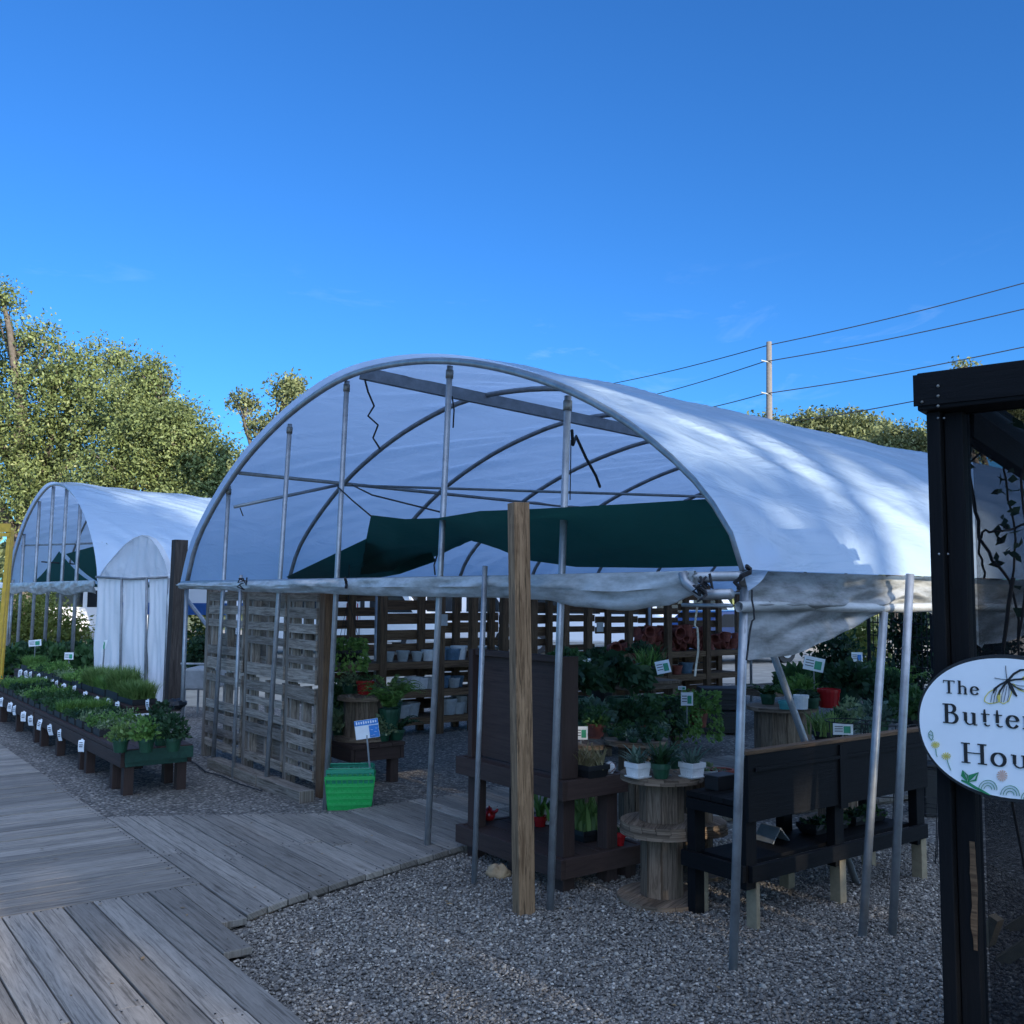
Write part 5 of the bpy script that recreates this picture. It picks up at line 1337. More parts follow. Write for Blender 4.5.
# vine inside the screened house
def vp(px,py,dep): return D(px,py,dep)
vy=PP.y+.35
vt=thing('climbing_vine','leafy vine with bare twisting stems inside the black pergola','vine',vp(1020,900,vy)-Z*vp(1020,900,vy).z)
vr=np.random.RandomState(6)
stems=[[(962,408),(970,470),(975,512),(978,538),(994,560),(1012,580),(1020,640),(1030,900)],[(978,538),(985,530),(1000,532),(1014,528),(1040,520)],[(1012,580),(1016,540),(1008,500),(1005,470),(1000,445),(990,430)],[(1020,640),(1030,560),(1022,480),(1030,420)],[(978,538),(982,560),(984,578)],[(1012,580),(1002,650),(1006,760),(1030,900)],[(1000,445),(985,450),(970,462)]]
for i,s_ in enumerate(stems):
    pts=[]
    P_=[vp(x,y,vy+.10*math.sin(x*.13+i)) for x,y in s_]
    for a,b in zip(P_,P_[1:]):
        for f in (0,.33,.66): pts.append(a.lerp(b,f)+Vector(vr.normal(0,.004,3)))
    pts.append(P_[-1]); mb=MB(); mb.tube(pts,[.0075*(1-.5*k/len(pts)) if i in(0,5) else .004 for k in range(len(pts))],6); mb.build('stem','vine',vt,smooth=True)
lv=[(1002,480),(1008,492),(998,497),(1012,505),(1004,518),(1010,530),(1000,540),(1006,552),(1014,545),(996,560),(1016,520),(1010,470),(1018,560),(1020,480),(1001,528),(1024,500),(1018,590),(1024,610),(966,455),(972,470),(968,448),(1000,430),(1012,420),(994,440)]
Cc=np.array([tuple(vp(x,y,vy+vr.uniform(-.08,.08))) for x,y in lv for _ in range(2)])+vr.normal(0,.012,(len(lv)*2,3))
V,Fc=leaf_arrays(Cc,.05,vr,.55,fold=.1); np_mesh('leaves',V,Fc,'deepgreen',vt)
n=900; Cc=np.stack([vr.normal(0,.22,n),vr.normal(0,.15,n),np.abs(vr.normal(0,.35,n))],1)+np.array(tuple(pp(.7,.9,.1)))
V,Fc=leaf_arrays(Cc,.07,vr,.55); np_mesh('leaves',V,Fc,'deepgreen',vt)
rr=random.Random(9)
for i,(x,y) in enumerate(((985,985),(1010,965),(1000,1005),(1028,990))):
    p=G(x,y)+Vector((.25,.5,0)); mb=MB(); mb.beam(p,p+Vector((rr.uniform(-.2,.3),rr.uniform(-.2,.2),rr.uniform(.12,.4))),.06,.05); tag(mb.build('wood_offcut','tan',at=p),'pale wooden offcut lying inside the black pergola, %s from the left'%ORD(i),'offcut','wood offcuts inside the pergola')
# ---------------------------------------------------------------- the oval sign
SO=pp(0,-.105,0)                        # sign face plane
def SP(px,py,d=0): return PL(px,py,SO-e2*d,e2)
SX=-e1
cx,cz=(lambda q:((q-SO).dot(SX),q.z))(SP(1009,727.5))
lx=(SP(919.5,722)-SO).dot(SX); rx=cx-lx; rz=(SP(1003,655.5).z-SP(1003,797.5).z)/2
def sw(x,z,d=0): q=SO+SX*x-e2*d; return Vector((q.x,q.y,z))
st=thing('oval_sign','oval white sign with black serif lettering, a butterfly and flowers on the black pergola','sign',sw(cx,cz-rz))
def oval(k,n=72):
    r=[]
    for i in range(n):
        a=2*math.pi*i/n; c_,s_=math.cos(a),math.sin(a)
        r.append((cx+rx*k[0]*math.copysign(abs(c_)**.94,c_),cz+rz*k[1]*math.copysign(abs(s_)**.94,s_)))
    return r
mb=MB(); mb.prism([sw(x,z,-.012) for x,z in oval((1.012,1.025))],-e2*.020); mb.build('backing','signblack',st)
mb=MB(); mb.prism([sw(x,z,.009) for x,z in oval((.985,.975))],-e2*.004); mb.build('face','signwhite',st)
mb=MB(); mb.box(sw(0.02,cz,-.04),(.04,.05,.25),pax2); mb.build('bracket','black',st)
FD=.0165
def stroke(mb,pts,ws,d=FD):
    """flat ribbon on the sign face; pts in sign metres"""
    n=len(pts); lft=[];rgt=[]
    for i,(x,z) in enumerate(pts):
        a=pts[max(0,i-1)]; b=pts[min(n-1,i+1)]; dx,dz=b[0]-a[0],b[1]-a[1]; l=math.hypot(dx,dz) or 1
        w_=ws[i] if isinstance(ws,(list,tuple)) else ws
        nx,nz=-dz/l*w_/2,dx/l*w_/2; lft.append((x+nx,z+nz)); rgt.append((x-nx,z-nz))
    for i in range(n-1):
        q=[lft[i],lft[i+1],rgt[i+1],rgt[i]]
        b=len(mb.v); jd=.0002*(len(mb.f)%5)
        for p in q: mb.v.append(sw(p[0],p[1],d+jd))
        for p in q: mb.v.append(sw(p[0],p[1],d-.0022+jd))
        z4=[(0,0)]*4
        mb.face((b,b+1,b+2,b+3),z4); mb.face((b,b+4,b+5,b+1),z4); mb.face((b+1,b+5,b+6,b+2),z4); mb.face((b+2,b+6,b+7,b+3),z4); mb.face((b+3,b+7,b+4,b),z4)
def arc(cx_,cz_,rx_,rz_,a0,a1,n=16): return [(cx_+rx_*math.cos(R(a0+(a1-a0)*i/n)),cz_+rz_*math.sin(R(a0+(a1-a0)*i/n))) for i in range(n+1)]
def wob(pts,c,thick,thin,pw=1.2):   # thick where the stroke runs upright, thin where it lies flat
    out=[]
    for i in range(len(pts)):
        a=pts[max(0,i-1)]; b=pts[min(len(pts)-1,i+1)]; dx,dz=abs(b[0]-a[0]),abs(b[1]-a[1]); f=dz/(math.hypot(dx,dz) or 1); out.append(thin+(thick-thin)*f**pw)
    return out
TK,TN=.165,.055        # stem and hairline, in cap heights; x-height .64
XH=.64
def glyph(ch):
    """strokes (points, widths) in cap-height units, and the advance"""
    S=[]
    def stem(x,z0,z1,w_=TK): S.append(([(x,z0),(x,(z0+z1)/2),(x,z1)],[w_]*3))
    def ser(x,z,w_=.30,t=TN): S.append(([(x-w_/2,z),(x+w_/2,z)],[t,t]))
    def bowl(c_,pts): S.append((pts,wob(pts,c_,TK,TN)))
    h=TN/2
    if ch=='T': stem(.36,h,1-h); ser(.36,h,.34); S.append(([(.0,1-.03),(.72,1-.03)],[.06,.06])); S.append(([(.02,1),(.0,.78)],[.05,.03])); S.append(([(.70,1),(.72,.78)],[.05,.03])); return S,.80
    if ch=='H': stem(.17,h,1-h); stem(.80,h,1-h); S.append(([(.2,.52),(.77,.52)],[.05,.05])); [ser(x,z,.34) for x in (.17,.80) for z in (h,1-h)]; return S,1.0
    if ch=='B':
        stem(.17,h,1-h); ser(.10,h,.2); ser(.10,1-h,.2)
        p=[(.12,1-h),(.34,1-h)]+arc(.34,.765,.20,.212,90,-90,12)+[(.2,.55)]; bowl(0,p)
        p=[(.2,.545),(.38,.545)]+arc(.38,.283,.25,.26,90,-90,12)+[(.12,h)]; bowl(0,p); return S,.78
    if ch=='h': stem(.14,h,1.02); ser(.14,h,.26); ser(.08,1.0,.12,.05); p=arc(.33,.42,.19,.20,165,15,10); S.append((p,[TN+.05*i/10 for i in range(11)])); stem(.51,h,.46,TK*.92); ser(.51,h,.24); return S,.70
    if ch=='e': p=[(.07,.36),(.50,.36)]; S.append((p,[.045,.045])); p=arc(.29,.32,.225,.30,8,330,22); S.append((p,wob(p,0,TK*.95,TN))); return S,.60
    if ch=='u': stem(.14,.2,.62,TK*.92); ser(.08,.61,.13,.05); p=arc(.32,.24,.18,.21,185,340,10); S.append((p,[.09-.05*i/10 for i in range(11)])); stem(.51,.05,.62,TK*.92); ser(.45,.61,.13,.05); ser(.57,h,.15,.05); return S,.70
    if ch=='t': p=[(.18,.84),(.18,.5),(.18,.2)]; S.append((p,[.06,TK*.92,TK*.92])); p=arc(.30,.16,.12,.135,185,320,8); S.append((p,[.11,.1,.09,.08,.07,.06,.055,.05,.045])); ser(.21,.60,.36,.05); return S,.44
    if ch=='r': stem(.14,h,.62,TK*.92); ser(.14,h,.28); ser(.08,.61,.13,.05); p=arc(.33,.42,.17,.19,160,50,8); S.append((p,[.04,.05,.06,.07,.08,.1,.11,.11,.10])); return S,.50
    if ch=='f': stem(.16,h,.80,TK*.92); ser(.16,h,.28); ser(.19,.60,.36,.05); p=arc(.31,.82,.16,.20,180,50,8); S.append((p,[TK*.9,.11,.09,.07,.06,.06,.07,.08,.08])); return S,.42
    if ch=='l': stem(.14,h,1.02); ser(.14,h,.28); ser(.08,1.0,.13,.05); return S,.32
    if ch=='y': S.append(([(.08,.61),(.30,.06)],[TK,TK*.9])); S.append(([(.52,.61),(.30,.06),(.18,-.22),(.06,-.26)],[.05,.05,.06,.07])); ser(.08,.61,.26); ser(.52,.61,.22); return S,.62
    if ch=='o': p=arc(.31,.32,.235,.31,0,360,26); S.append((p,wob(p,0,TK,TN))); return S,.66
    if ch=='s': p=[(.42,.50),(.36,.60),(.24,.62),(.13,.54),(.15,.42),(.28,.33),(.40,.24),(.42,.12),(.32,.02),(.18,.02),(.09,.14)]; S.append((p,[.05,.05,.055,.09,.11,.13,.12,.1,.055,.05,.05])); return S,.52
def text(word,x,z,cap,track,slope=0,name='lettering',sxk=1.0):
    mb=MB()
    for ch in word:
        S,adv=glyph(ch)
        for pts,ws in S: stroke(mb,[(x+a*cap*sxk,z+b*cap) for a,b in pts],[q*cap for q in ws])
        x+=(adv+track)*cap*sxk
    mb.build(name,'signblack',st); return x
def S2(px,py): q=SP(px,py,FD); return ((q-SO).dot(SX),q.z)
# baselines and cap heights read off the sign
def line(word,x0,y0,ytop,xend_char,px_end):
    x,z=S2(x0,y0); cap=S2(x0,ytop)[1]-z; xe,_=S2(px_end,y0)
    vis=word[:xend_char]; base=sum(glyph(c_)[1] for c_ in vis)
    track=.10; k=(xe-x)/((base+track*(len(vis)-1))*cap)
    return text(word,x,z,cap,track,sxk=k)
line('The',943.5,693,680,3,979.5)
line('Butterfly',943,722.8,703.3,5,1020)
line('House',961.5,762.5,742.3,3,1030)
def pxs(l): return [S2(x/6.025+904,y/6.025+640) for x,y in l]     # from the enlarged crop of the sign
# butterfly
mb=MB()
for l,w_ in (([(625,245),(645,285),(665,320),(680,340)],[.006,.010,.008,.004]),([(620,235),(630,255)],.010),([(620,240),(615,200),(612,155)],.0013),([(620,240),(580,235),(545,228)],.0013),
  ([(622,248),(580,268),(545,295),(538,320)],[.006,.005,.006,.004]),([(625,250),(600,275),(580,305),(572,330)],[.006,.005,.004,.003]),([(630,240),(660,205),(700,182),(735,178)],[.006,.006,.006,.004]),([(632,246),(670,238),(705,236),(740,226)],[.006,.005,.005,.003]),([(636,255),(670,285),(705,300),(735,300)],.002),
  ([(560,290),(530,330),(522,375)],.001),([(560,295),(545,340),(540,380)],.001),([(575,300),(560,340),(558,378)],.001),([(610,270),(590,330),(585,375)],.001),([(620,275),(610,330),(600,375)],.001),([(632,280),(632,330),(620,370)],.001),([(650,262),(690,275),(725,278)],.001),([(645,262),(680,285),(715,296)],.001)):
    stroke(mb,pxs(l),w_)
mb.build('butterfly_body','signblack',st)
mb=MB()
for l in ([(545,295),(510,315),(487,345),(484,370),(510,383),(545,380),(570,372)],[(570,330),(572,372),(600,384),(630,368),(645,325),(650,295)],[(655,262),(690,300),(725,312)],[(702,236),(735,232)]): stroke(mb,pxs(l),.0024,FD-.0008)
stroke(mb,pxs([(574,310),(570,345),(572,372)]),[.004,.009,.004],FD-.0012); stroke(mb,pxs([(705,238),(725,232),(740,228)]),[.004,.012,.008],FD-.0012)
mb.build('butterfly_wing','signyellow',st)
# small flowers, butterfly bud, leaves and scalloped edging
mb=MB()
for (fx,fy,r_) in ((188,632,26),(253,700,28)):
    for k in range(11):
        a=k*6.283/11; stroke(mb,pxs([(fx,fy),(fx+math.cos(a)*r_,fy+math.sin(a)*r_*.8)]),[.0012,.0028],FD-.001)
mb.build('yellow_flower','signyellow',st)
mb=MB()
for k in range(13):
    a=k*6.283/13; stroke(mb,pxs([(590,818),(590+math.cos(a)*32,818+math.sin(a)*34)]),[.0014,.0042],FD-.001)
mb.build('pink_flower','signpink',st)
mb=MB()
for l in ([(190,655),(194,690),(200,705)],[(258,720),(266,745),(282,785)],[(160,545),(148,560),(150,585),(165,605),(178,600)],[(165,605),(175,585),(172,560),(160,548)],[(150,570),(170,575)]): stroke(mb,pxs(l),.0012)
for c0,c1,top in ((450,560,845),(582,695,878),(705,820,905)):
    for k in (1.0,.72,.42):
        m_=(c0+c1)/2; r_=(c1-c0)/2*k; zz_=top+(c1-c0)/2
        l=[(m_+r_*math.cos(R(a)),zz_-r_*math.sin(R(a))) for a in range(-5,186,14)]; stroke(mb,pxs(l),.0012)
mb.build('scalloped_edging','signleaf',st)
mb=MB()
for l,w_ in (([(378,850),(355,815),(352,785)],[.002,.012,.001]),([(378,850),(382,815),(352,785)],[.001,.004,.001]),([(385,855),(400,825),(448,798)],[.002,.013,.001]),([(385,855),(430,845),(447,800)],[.001,.006,.001]),([(345,845),(385,862),(430,890),(480,915),(520,935)],[.004,.008,.008,.006,.002])): stroke(mb,pxs(l),w_)
mb.build('leaf','signleaf',st)
# ---------------------------------------------------------------- trees
def roofhit(px,py):
    d=ray(px,py); t=3.0
    while t<30:
        p=CP+d*t; b=(p-A).dot(U); l=(p-A).dot(L)
        if l>0 and 0<b<WID and p.z<pz(b): return p
        t+=.02
    return CP+d*12
HOLES=[]      # openings in the shade crowns: a spot that the sun reaches, and how wide
for x,y,r in ((866,518,.10),(885,528,.42),(905,536,.45),(922,545,.4),(590,404,.1),(615,412,.1),(640,419,.12),(690,432,.15),(712,439,.2),(735,446,.25),(775,461,.2),(830,468,.05),(895,480,.2),(985,520,.1)): HOLES.append((roofhit(x,y),r))
for x,y,r in ((560,998,.0),(690,905,.0),(830,908,.0),(14,965,.25),(25,1000,.25)): HOLES.append((G(x,y),r))
HOLES.append((PL(808,802,kp(0,-.05,0),U),.05))
for b,t,z,r in ((2.6,1.2,3.5,.25),(2.4,2.4,3.5,.2),(2.3,3.5,3.5,.2),(2.2,4.6,3.4,.2),(2.2,6,3.4,.2),(1.2,2.2,3.0,.15),(1.1,3.2,2.9,.15),(1.0,4,2.9,.2),(.5,1.0,2.5,.0),(3.4,7,3.7,.1)): HOLES.append((T2(b,t,z),r))
def sunny(c,crad):
    for p,r in HOLES:
        v=c-p; t=v.dot(sundir)
        if (v-sundir*t).length<r+crad*.7: return True
    return False
def lobe(px,py,Y,rx,ry,rd=None):
    c=D(px,py,Y); k=Y/F; return (c,(rx*k,(rd or (rx+ry)/2)*k,ry*k))
def tree(label,base,lobes,nleaf,leafsize,mat,tr,seed,group,per=26,crad=.42,name='oak_tree',fill=.45,gap=0.0,limbs=None,holes=False):
    base=Vector(base); t=thing(name,label,'tree',base,group); rs=np.random.RandomState(seed); rr=random.Random(seed)
    vol=np.array([r[0]*r[1]*r[2] for c,r in lobes])**.75; vol/=vol.sum(); ncl=max(4,int(nleaf/per))
    idx=rs.choice(len(lobes),ncl,p=vol); LC=np.array([tuple(c) for c,r in lobes]); LR=np.array([r for c,r in lobes])
    u_=unit(rs.normal(size=(ncl,3)))*(rs.random((ncl,1))**fill)
    CC=LC[idx]+u_*LR[idx]
    if gap>0:
        keep=np.array([noise.noise(Vector(c)*(.55)+Vector((seed,0,0)))>-gap-.35+rr.random()*.4 for c in CC]); CC=CC[keep]; idx=idx[keep]
    if holes:
        keep=np.array([not sunny(Vector(c),crad) for c in CC]); CC=CC[keep]; idx=idx[keep]
    P=np.repeat(CC,per,0)+unit(rs.normal(size=(len(CC)*per,3)))*(rs.random((len(CC)*per,1))**.5)*crad*(.6+.8*np.repeat(rs.random((len(CC),1)),per,0))
    V,Fc=leaf_arrays(P,leafsize,rs,.5,flat=.3); np_mesh('crown',V,Fc,mat,t)
    mb=MB(); zl=min(c.z-r[2]*.6 for c,r in lobes); fork=Vector((base.x,base.y,max(1.6,min(zl,base.z+3.0))))
    mid=base.lerp(fork,.5)+Vector((rr.uniform(-.15,.15),rr.uniform(-.15,.15),0))
    mb.tube([base-Z*.1,base+Z*.25,mid,fork],[tr*1.5,tr*1.1,tr*.95,tr*.8],10)
    def limb(a,b,r0,r1,n=5):
        pts=[a]; d=(b-a).length
        for i in range(1,n+1):
            f=i/n; q=a.lerp(b,f)+Vector((rr.uniform(-1,1),rr.uniform(-1,1),rr.uniform(-.4,1)*.8))*d*.055*(1 if i<n else 0)+Z*math.sin(f*3.14)*d*.08; pts.append(q)
        mb.tube(pts,[r0+(r1-r0)*i/n for i in range(n+1)],7); return pts
    for li,(c,r) in enumerate(lobes):
        pts=limb(fork,c,tr*.5,tr*.14)
        near=[k for k in range(len(CC)) if idx[k]==li]; rr.shuffle(near)
        for k in near[:9 if limbs is None else limbs]: limb(pts[rr.choice((3,4,5))],Vector(CC[k]),tr*.11,.012,3)
    mb.build('trunk','bark',t,smooth=True); return t
def gp(px,Y): q=D(px,600,Y); q.z=0; return q
GRP='oaks beyond the yard'
tree('tall spreading oak at the left edge with a sparse upper branch against the sky',gp(20,31),[lobe(18,430,31,80,62),lobe(95,415,31,58,50),lobe(60,375,31,52,32),lobe(112,362,32,34,22),lobe(2,298,30,20,20),lobe(30,335,30.5,34,18),lobe(40,490,31,85,45),lobe(-60,420,31,70,80),lobe(-25,345,31,40,35)],66000,.118,'oak',.42,1,GRP,gap=-.05)
tree('rounded oak behind the farther hoop house, its crown falling away to the right',gp(165,29),[lobe(160,440,29,55,42),lobe(205,462,29,40,30),lobe(140,400,29.5,36,30),lobe(152,372,29.5,20,14),lobe(178,420,29,28,18),lobe(190,500,29,50,40),lobe(120,480,29,50,45),lobe(228,478,29.5,20,22)],54000,.108,'oak',.36,2,GRP,gap=-.05)
tree('slender sparse oak showing bare branches between the two hoop houses',gp(268,25),[lobe(247,404,25,20,11),lobe(287,390,25,20,15),lobe(262,424,25,20,14),lobe(276,452,25,24,20),lobe(250,470,25,22,20),lobe(292,412,25,10,8)],11000,.11,'oak2',.16,3,GRP,per=18,crad=.24,gap=.2,limbs=14)
tree('wide low oak beyond the roof, right of the utility pole',gp(835,47),[lobe(835,428,47,40,16),lobe(800,432,47,34,16),lobe(862,436,47,34,16),lobe(838,455,47,60,22),lobe(775,440,47,30,18)],24000,.20,'oak2',.4,4,GRP,crad=.6,gap=-.05)
tree('round topped oak beyond the roof, nearest the pergola post',gp(898,44),[lobe(898,442,44,34,16),lobe(925,450,44,30,20),lobe(885,462,44,45,24),lobe(930,480,44,50,25)],18000,.19,'oak2',.36,5,GRP,crad=.55,gap=-.05)
tree('small oak left of the utility pole, low behind the roof',gp(762,50),[lobe(762,427,50,18,11),lobe(750,445,50,26,14),lobe(780,452,50,35,18)],9000,.2,'oak2',.3,6,GRP,crad=.55,gap=-.05)
tree('tall thin topped oak behind the black pergola beam',gp(985,38),[lobe(968,368,38,14,7),lobe(985,395,38,36,22),lobe(1010,420,38,40,30),lobe(975,435,38,34,24),lobe(1040,390,38,40,30)],16000,.15,'oak2',.34,7,GRP,crad=.4,gap=-.05)
# oaks behind the photographer: their shade lies over the yard
E_=Vector((.8,.6,0)); S_=Vector((.6,-.8,0))
def sh(e,s): return E_*e+S_*s
shade=[(-5,22,17,4.4,14000),(-.5,22,17,4.4,20000),(3.5,23,18,4.4,22000),(7.5,21,16.0,4.4,23000),(11.5,22,16.2,4.4,24000),(15.5,21,16.5,4.4,24000),(19.5,22,16,4.4,16000),(24,22,16,4.4,12000)]
for i,(e,s,h,r,n) in enumerate(shade):
    b=sh(e,s); rr=random.Random(50+i); lb=[]
    for k in range(8):
        a=k*.9; lb.append((b+Vector((math.cos(a)*r*.55,math.sin(a)*r*.55,h*(.44+.15*(k%4)))),(r*.6,r*.6,h*.13)))
    lb.append((b+Z*h*.66,(r*.75,r*.75,h*.3)))
    tree('broad shade oak behind the viewpoint, %s from the left'%ORD(i),b,lb,n,.36,'oak',.4,60+i,'shade oaks behind the viewpoint',per=18,crad=.7,gap=.22,limbs=3,holes=True)
# ---------------------------------------------------------------- sunlit bushes and distance
def bush(label,px,py,Y,rx,ry,n,mat,seed,ls=.1,name='bush'):
    c=D(px,py,Y); k=Y/F; b=Vector((c.x,c.y,0)); t=thing(name,label,'bush',b,'bushes beyond the yard'); rs=np.random.RandomState(seed); rr=random.Random(seed)
    hh=max(.5,c.z+ry*k); ncl=n//20
    u_=unit(rs.normal(size=(ncl,3)))*(rs.random((ncl,1))**.4); CC=np.array([b.x,b.y,hh*.55])+u_*np.array([rx*k,rx*k*.7,hh*.5])
    P=np.repeat(CC,20,0)+rs.normal(size=(ncl*20,3))*.16; P[:,2]=np.maximum(P[:,2],.03)
    V,Fc=leaf_arrays(P,ls,rs,.5); np_mesh('foliage',V,Fc,mat,t)
    mb=MB()
    for j in range(5): mb.tube([b+Vector((rr.uniform(-.1,.1),rr.uniform(-.1,.1),0)),Vector(CC[j*3])*1.0],[.03,.01],5)
    mb.build('stems','bark',t)
bl=[(18,628,24,26,34,2600,'sunbush','yellow-green sunlit bush at the far left behind the farther hoop house'),(44,624,26,24,30,2400,'sunbush','second yellow-green sunlit bush seen under the farther hoop house roof'),(68,640,24,18,22,1600,'sunbush','low yellow-green bush in front of the white vans'),(-14,630,25,26,36,2000,'sunbush','yellow-green bush at the very left edge behind the yellow frame'),
(198,640,22,14,16,1400,'sunbush','yellow-green sunlit bush between the brown post and the pallet wall'),(205,668,19,12,26,1500,'deepgreen','dark green shrub between the brown post and the pallet wall'),(862,648,19,24,26,2200,'sunbush','bright yellow-green sunlit bush seen under the right eave'),(835,660,17,20,24,1600,'deepgreen','dark shrub under the right eave left of the yellow-green bush'),(912,640,15,16,40,1800,'deepgreen','dark tall shrub under the right eave beside the pergola post'),(980,640,13,28,50,2600,'deepgreen','dark shrub seen through the pergola screen')]
for i,(x,y,Y,rx,ry,n,m_,lab) in enumerate(bl): bush(lab,x,y,Y,rx,ry,n,m_,400+i,.11)
rs=np.random.RandomState(77); n=26000
ang=rs.uniform(-1.0,1.0,n//20); dist=rs.uniform(75,95,n//20); C0=np.stack([np.sin(ang)*dist,np.cos(ang)*dist,rs.random(n//20)**.7*(4.2+2*np.sin(ang*23)+1.5*np.sin(ang*51))],1)
P=np.repeat(C0,20,0)+rs.normal(size=(len(C0)*20,3))*.9; P[:,2]=np.abs(P[:,2])
V,Fc=leaf_arrays(P,.75,rs,.6); o=np_mesh('far_wood',V,Fc,'oak2'); tag(o,'far strip of woodland closing the view behind the yard','woodland',kind='stuff')
# ---------------------------------------------------------------- utility pole and lines
pb=gp(769.5,46); pt_=D(769,342,46); t=thing('utility_pole','tall bare wooden utility pole rising behind the roof','utility pole',pb)
mb=MB(); mb.tube([pb,pb.lerp(pt_,.5),pt_],[.19,.165,.13],10); mb.build('shaft','utility',t,smooth=True)
for y in (362,394):
    q=D(766,y,45.9); mb=MB(); mb.tube([q+Vector((.12,0,0)),q+Vector((-.26,-.1,.05))],.035,6); mb.build('insulator','greypot',t)
def line_(lab,pts):
    P_=[D(x,y,Y) for x,y,Y in pts]; out=[]
    for a,b in zip(P_,P_[1:]):
        for f in range(12):
            f/=12; q=a.lerp(b,f); q.z-=math.sin(f*math.pi)*.12; out.append(q)
    out.append(P_[-1]); mb=MB(); mb.tube(out,.024,5); tag(mb.build('power_line','wire',at=P_[0]),lab,'power line','power lines on the utility pole')
line_('topmost power line, meeting the very top of the utility pole',[(1120,259,38),(1024,283,40),(769,345,46),(600,386,58),(520,405,66)])
line_('second power line from the top, meeting the upper insulator',[(1120,285,38),(1024,309,40),(763,362,46),(620,403,58),(540,425,66)])
line_('third power line from the top, meeting the lower insulator',[(1120,324,38),(1024,347,40),(763,394,46),(660,416,56),(560,438,66)])
line_('lowest power line, passing just above the trees beyond the roof',[(1120,365,38),(920,400,42),(740,427,48),(600,450,60)])
# ---------------------------------------------------------------- parked vans and cars far behind
def vehicle(name,label,px,Y,rz,mat,kind,group='vehicles parked beyond the yard'):
    b=gp(px,Y); t=thing(name,label,'van' if kind=='van' else 'car',(0,0,0),group)
    if kind=='van': prof=[(-2.6,.35),(-2.62,1.0),(-2.55,1.95),(-2.4,2.15),(1.2,2.15),(1.5,2.02),(2.05,1.25),(2.6,1.05),(2.68,.75),(2.66,.35)]; w_=.95
    else: prof=[(-2.2,.32),(-2.22,.72),(-2.1,.92),(-1.5,1.0),(-.95,1.42),(.35,1.44),(1.05,.98),(1.95,.85),(2.18,.62),(2.16,.32)]; w_=.86
    mb=MB(); mb.prism([Vector((x,-w_,z)) for x,z in prof],(0,2*w_,0)); bd_=mb.build('body',mat,t,bevel=.08)
    if kind=='van': wins=[((-2.2,1.25),(-1.0,1.25),(-1.0,1.85),(-2.2,1.85)),((-.85,1.25),(.3,1.25),(.3,1.85),(-.85,1.85)),((.45,1.25),(1.75,1.25),(1.35,1.85),(.45,1.85))]
    else: wins=[((-1.35,1.0),(-.25,1.0),(-.25,1.34),(-.9,1.34)),((-.18,1.0),(.85,1.0),(.33,1.34),(-.18,1.34))]
    for wn in wins:
        for s_ in (-1,1):
            mb=MB(); mb.prism([Vector((x,s_*(w_+.004),z)) for x,z in wn],(0,-s_*.02,0)); mb.build('window','glass',bd_)
    xs=(-1.65,1.75) if kind=='van' else (-1.35,1.35)
    for x in xs:
        for s_ in (-1,1):
            mb=MB(); c=Vector((x,s_*(w_-.08),.34)); mb.tube([c-Vector((0,.11,0)),c+Vector((0,.12,0))],.34,18); wh=mb.build('wheel','rubber',t)
            mb=MB(); mb.tube([c+Vector((0,s_*.121,0)),c+Vector((0,s_*.13,0))],.2,14); mb.build('rim','galv',wh)
    for s_ in (-1,1):
        mb=MB(); mb.box((prof[-2][0]-.0,s_*w_*.72,.72 if kind=='van' else .64),(.06,.26,.14)); mb.build('headlight','white',t)
        mb=MB(); mb.box((prof[1][0],s_*w_*.8,.85 if kind=='van' else .72),(.05,.16,.22)); mb.build('tail_light','redlamp',t)
    t.location=b; t.rotation_euler=(0,0,rz)
V_=[('parked_van','white van parked in the sun behind the farther hoop house, nearer the sheeted shelter',82,36,R(8),'carwhite','van'),('parked_van','white van parked in the sun at the far left behind the bushes',8,40,R(-6),'carwhite','van'),('parked_car','dark blue car seen through the gap at the right end of the shelf wall',727,27,R(30),'cardark','car'),
('parked_van','white van added to brighten the shelf wall slat gaps above the low brown table',352,30,R(14),'carwhite','van'),('parked_van','white van added to brighten the shelf wall slat gaps left of the brown board',452,33,R(5),'carwhite','van'),('parked_van','white van added to brighten the shelf wall slat gaps right of the wooden post',590,31,R(-4),'carwhite','van'),('parked_van','white van added to brighten the slat gaps behind the terracotta pots',672,34,R(9),'carwhite','van')]  # vans behind the shelf wall are added, standing in for the bright slat gaps
for v in V_: vehicle(*v)
# red and white banner beyond the slats
p=D(346,614,22); t=thing('banner','red and white banner beyond the slats above the hanging basket','banner',(p.x,p.y,0)); 
mb=MB(); mb.box(p,(.62,.02,.55)); mb.build('sheet','paper',t); mb=MB(); mb.box(p+Vector((.14,-.014,.03)),(.26,.006,.42)); mb.build('red_print','redlamp',t)
for s_ in (-1,1): mb=MB(); mb.tube([Vector((p.x+s_*.3,p.y+.02,0)),Vector((p.x+s_*.3,p.y+.02,p.z+.3))],.02,6); mb.build('pole','steel2',t)
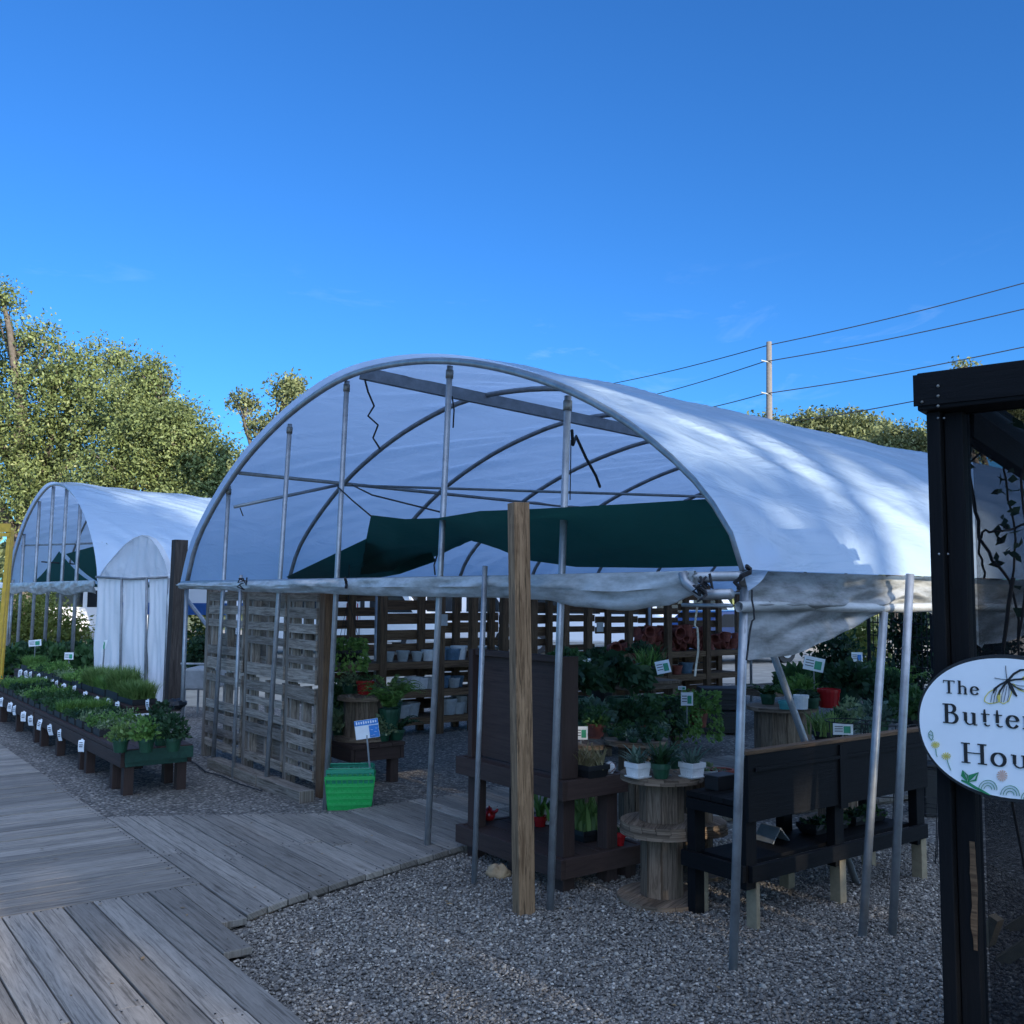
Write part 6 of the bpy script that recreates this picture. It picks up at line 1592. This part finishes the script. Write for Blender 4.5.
# pop-up canopy
b=gp(186,21); t=thing('popup_canopy','blue and white pop-up canopy beyond the brown post','canopy',b); hw=1.25; ze=D(200,617,21).z; zp=D(200,594,21).z
ze=max(ze,1.35)
for sx_ in (-1,1):
    for sy_ in (-1,1): mb=MB(); mb.tube([b+Vector((sx_*hw,sy_*hw,0)),b+Vector((sx_*hw,sy_*hw,ze))],.025,6); mb.build('leg','galv',t)
cs=[b+Vector((sx_*hw,sy_*hw,ze+.22)) for sx_,sy_ in ((-1,-1),(1,-1),(1,1),(-1,1))]; ap=b+Z*(ze+.85)
mb=MB()
for a,c in zip(cs,cs[1:]+cs[:1]):
    i=len(mb.v); mb.v+=[a,c,ap]; mb.face((i,i+1,i+2),[(0,0)]*3)
mb.build('roof','canopywhite',t); mb=MB()
for a,c in zip(cs,cs[1:]+cs[:1]): mb.prism([a,c,c-Z*.24,a-Z*.24],(c-a).normalized().cross(Z)*.012)
mb.build('valance','canopyblue',t)
# grey utility cart by the canopy, black iron fence under the right eave, yellow frame at the left edge
p=G(204,716); t=thing('utility_cart','grey tub cart on thin legs beyond the brown post','cart',p)
mb=MB(); mb.box(p+Z*.55,(.42,.7,.30)); mb.build('tub','grey',t,bevel=.03)
for sx_ in (-1,1):
    for sy_ in (-1,1): mb=MB(); mb.tube([p+Vector((sx_*.19,sy_*.3,0)),p+Vector((sx_*.19,sy_*.3,.42))],.018,6); mb.build('leg','galv',t)
mb=MB(); mb.tube([p+Vector((-.19,-.34,.66)),p+Vector((-.19,-.5,.78)),p+Vector((.19,-.5,.78)),p+Vector((.19,-.34,.66))],.014,6); mb.build('handle','galv',t)
f0=gp(868,15.5); f1=gp(1005,13.2); t=thing('iron_fence','black wire mesh fence panel beyond the right eave','fence',f0); d=(f1-f0); 
mb=MB()
for i in range(27): mb.tube([f0+d*i/26,f0+d*i/26+Z*1.62],.008,5)
mb.build('bars','ropeblack',t)
mb=MB()
for z in (.15,.45,.75,1.0,1.2,1.4,1.6): mb.tube([f0+Z*z,f1+Z*z],.009,5)
mb.build('rails','ropeblack',t)
for i in (0,.5,1): mb=MB(); mb.tube([f0+d*i,f0+d*i+Z*1.75],.03,8); mb.build('post','ropeblack',t)
Yf=10.5; pa=G(1,718); Yf=pa.y
t=thing('yellow_frame','yellow painted metal frame at the left edge of the yard','frame',Vector((D(6,600,Yf).x,Yf,0)))
hp=D(10,528,Yf)
for k,(x0,x1,dy) in enumerate(((0,10,0),(-46,-40,0),(4,12,.8),(-44,-36,.8))):
    q=gp(x0,Yf+dy); h=D(x1,530,Yf+dy); mb=MB(); mb.beam(q,h,.05,.05,Vector((1,0,0))); mb.build('upright','yellow',t)
for z in (hp.z,hp.z-.10,1.0,.4):
    a=D(10,530,Yf); mb=MB(); mb.beam(Vector((a.x+.02-(hp.z-z)*.05,Yf-.028,z)),Vector((a.x-.55-(hp.z-z)*.05,Yf-.028,z)),.03,.05 if z<hp.z else .12); mb.build('crossbar','yellow',t)
# plants on the ground inside the farther hoop house, and two signs there
rr=random.Random(31)
for i in range(14):
    x=12+i*6.2; Y=17.5+rr.uniform(0,2.5); p=D(x,650+rr.uniform(-4,14),Y); lf=rr.choice(('deepgreen','herb','deepgreen'))
    plant('dark bushy nursery shrub inside the farther hoop house, %s from the left'%ORD(i),Vector((p.x,p.y,max(.0,p.z-.75))),'bushy',lf,.42,.6,420,500+i,('blackplastic',.14,.17,.28),'nursery shrubs in the farther hoop house',name='nursery_shrub')
label_sign('white plant sign among the shrubs of the farther hoop house, the left one',35,643,15.5,.20,.10,tilt=.1,stakez=0)
label_sign('white plant sign among the shrubs of the farther hoop house, nearer the shelter',69,656,15.2,.14,.11,stakez=0)
q=D(104,653,13.8); t=thing('garden_stake_sign','slim green and white stake sign standing in front of the white shelter','sign',(q.x,q.y,0))
mb=MB(); mb.tube([Vector((q.x-.02,q.y,0)),q+Z*.06],.012,6); mb.build('stake','steel2',t)
mb=MB(); mb.box(q+Z*.1,(.05,.01,.17),(Vector((.8,.5,.25)).normalized(),Vector((-.5,.8,0)).normalized(),Vector((.25,0,1)).normalized())); mb.build('panel','paper',t)
mb=MB(); mb.box(q+Z*.11-Vector((0,.012,0)),(.022,.004,.10)); mb.build('print','signgreen',t)
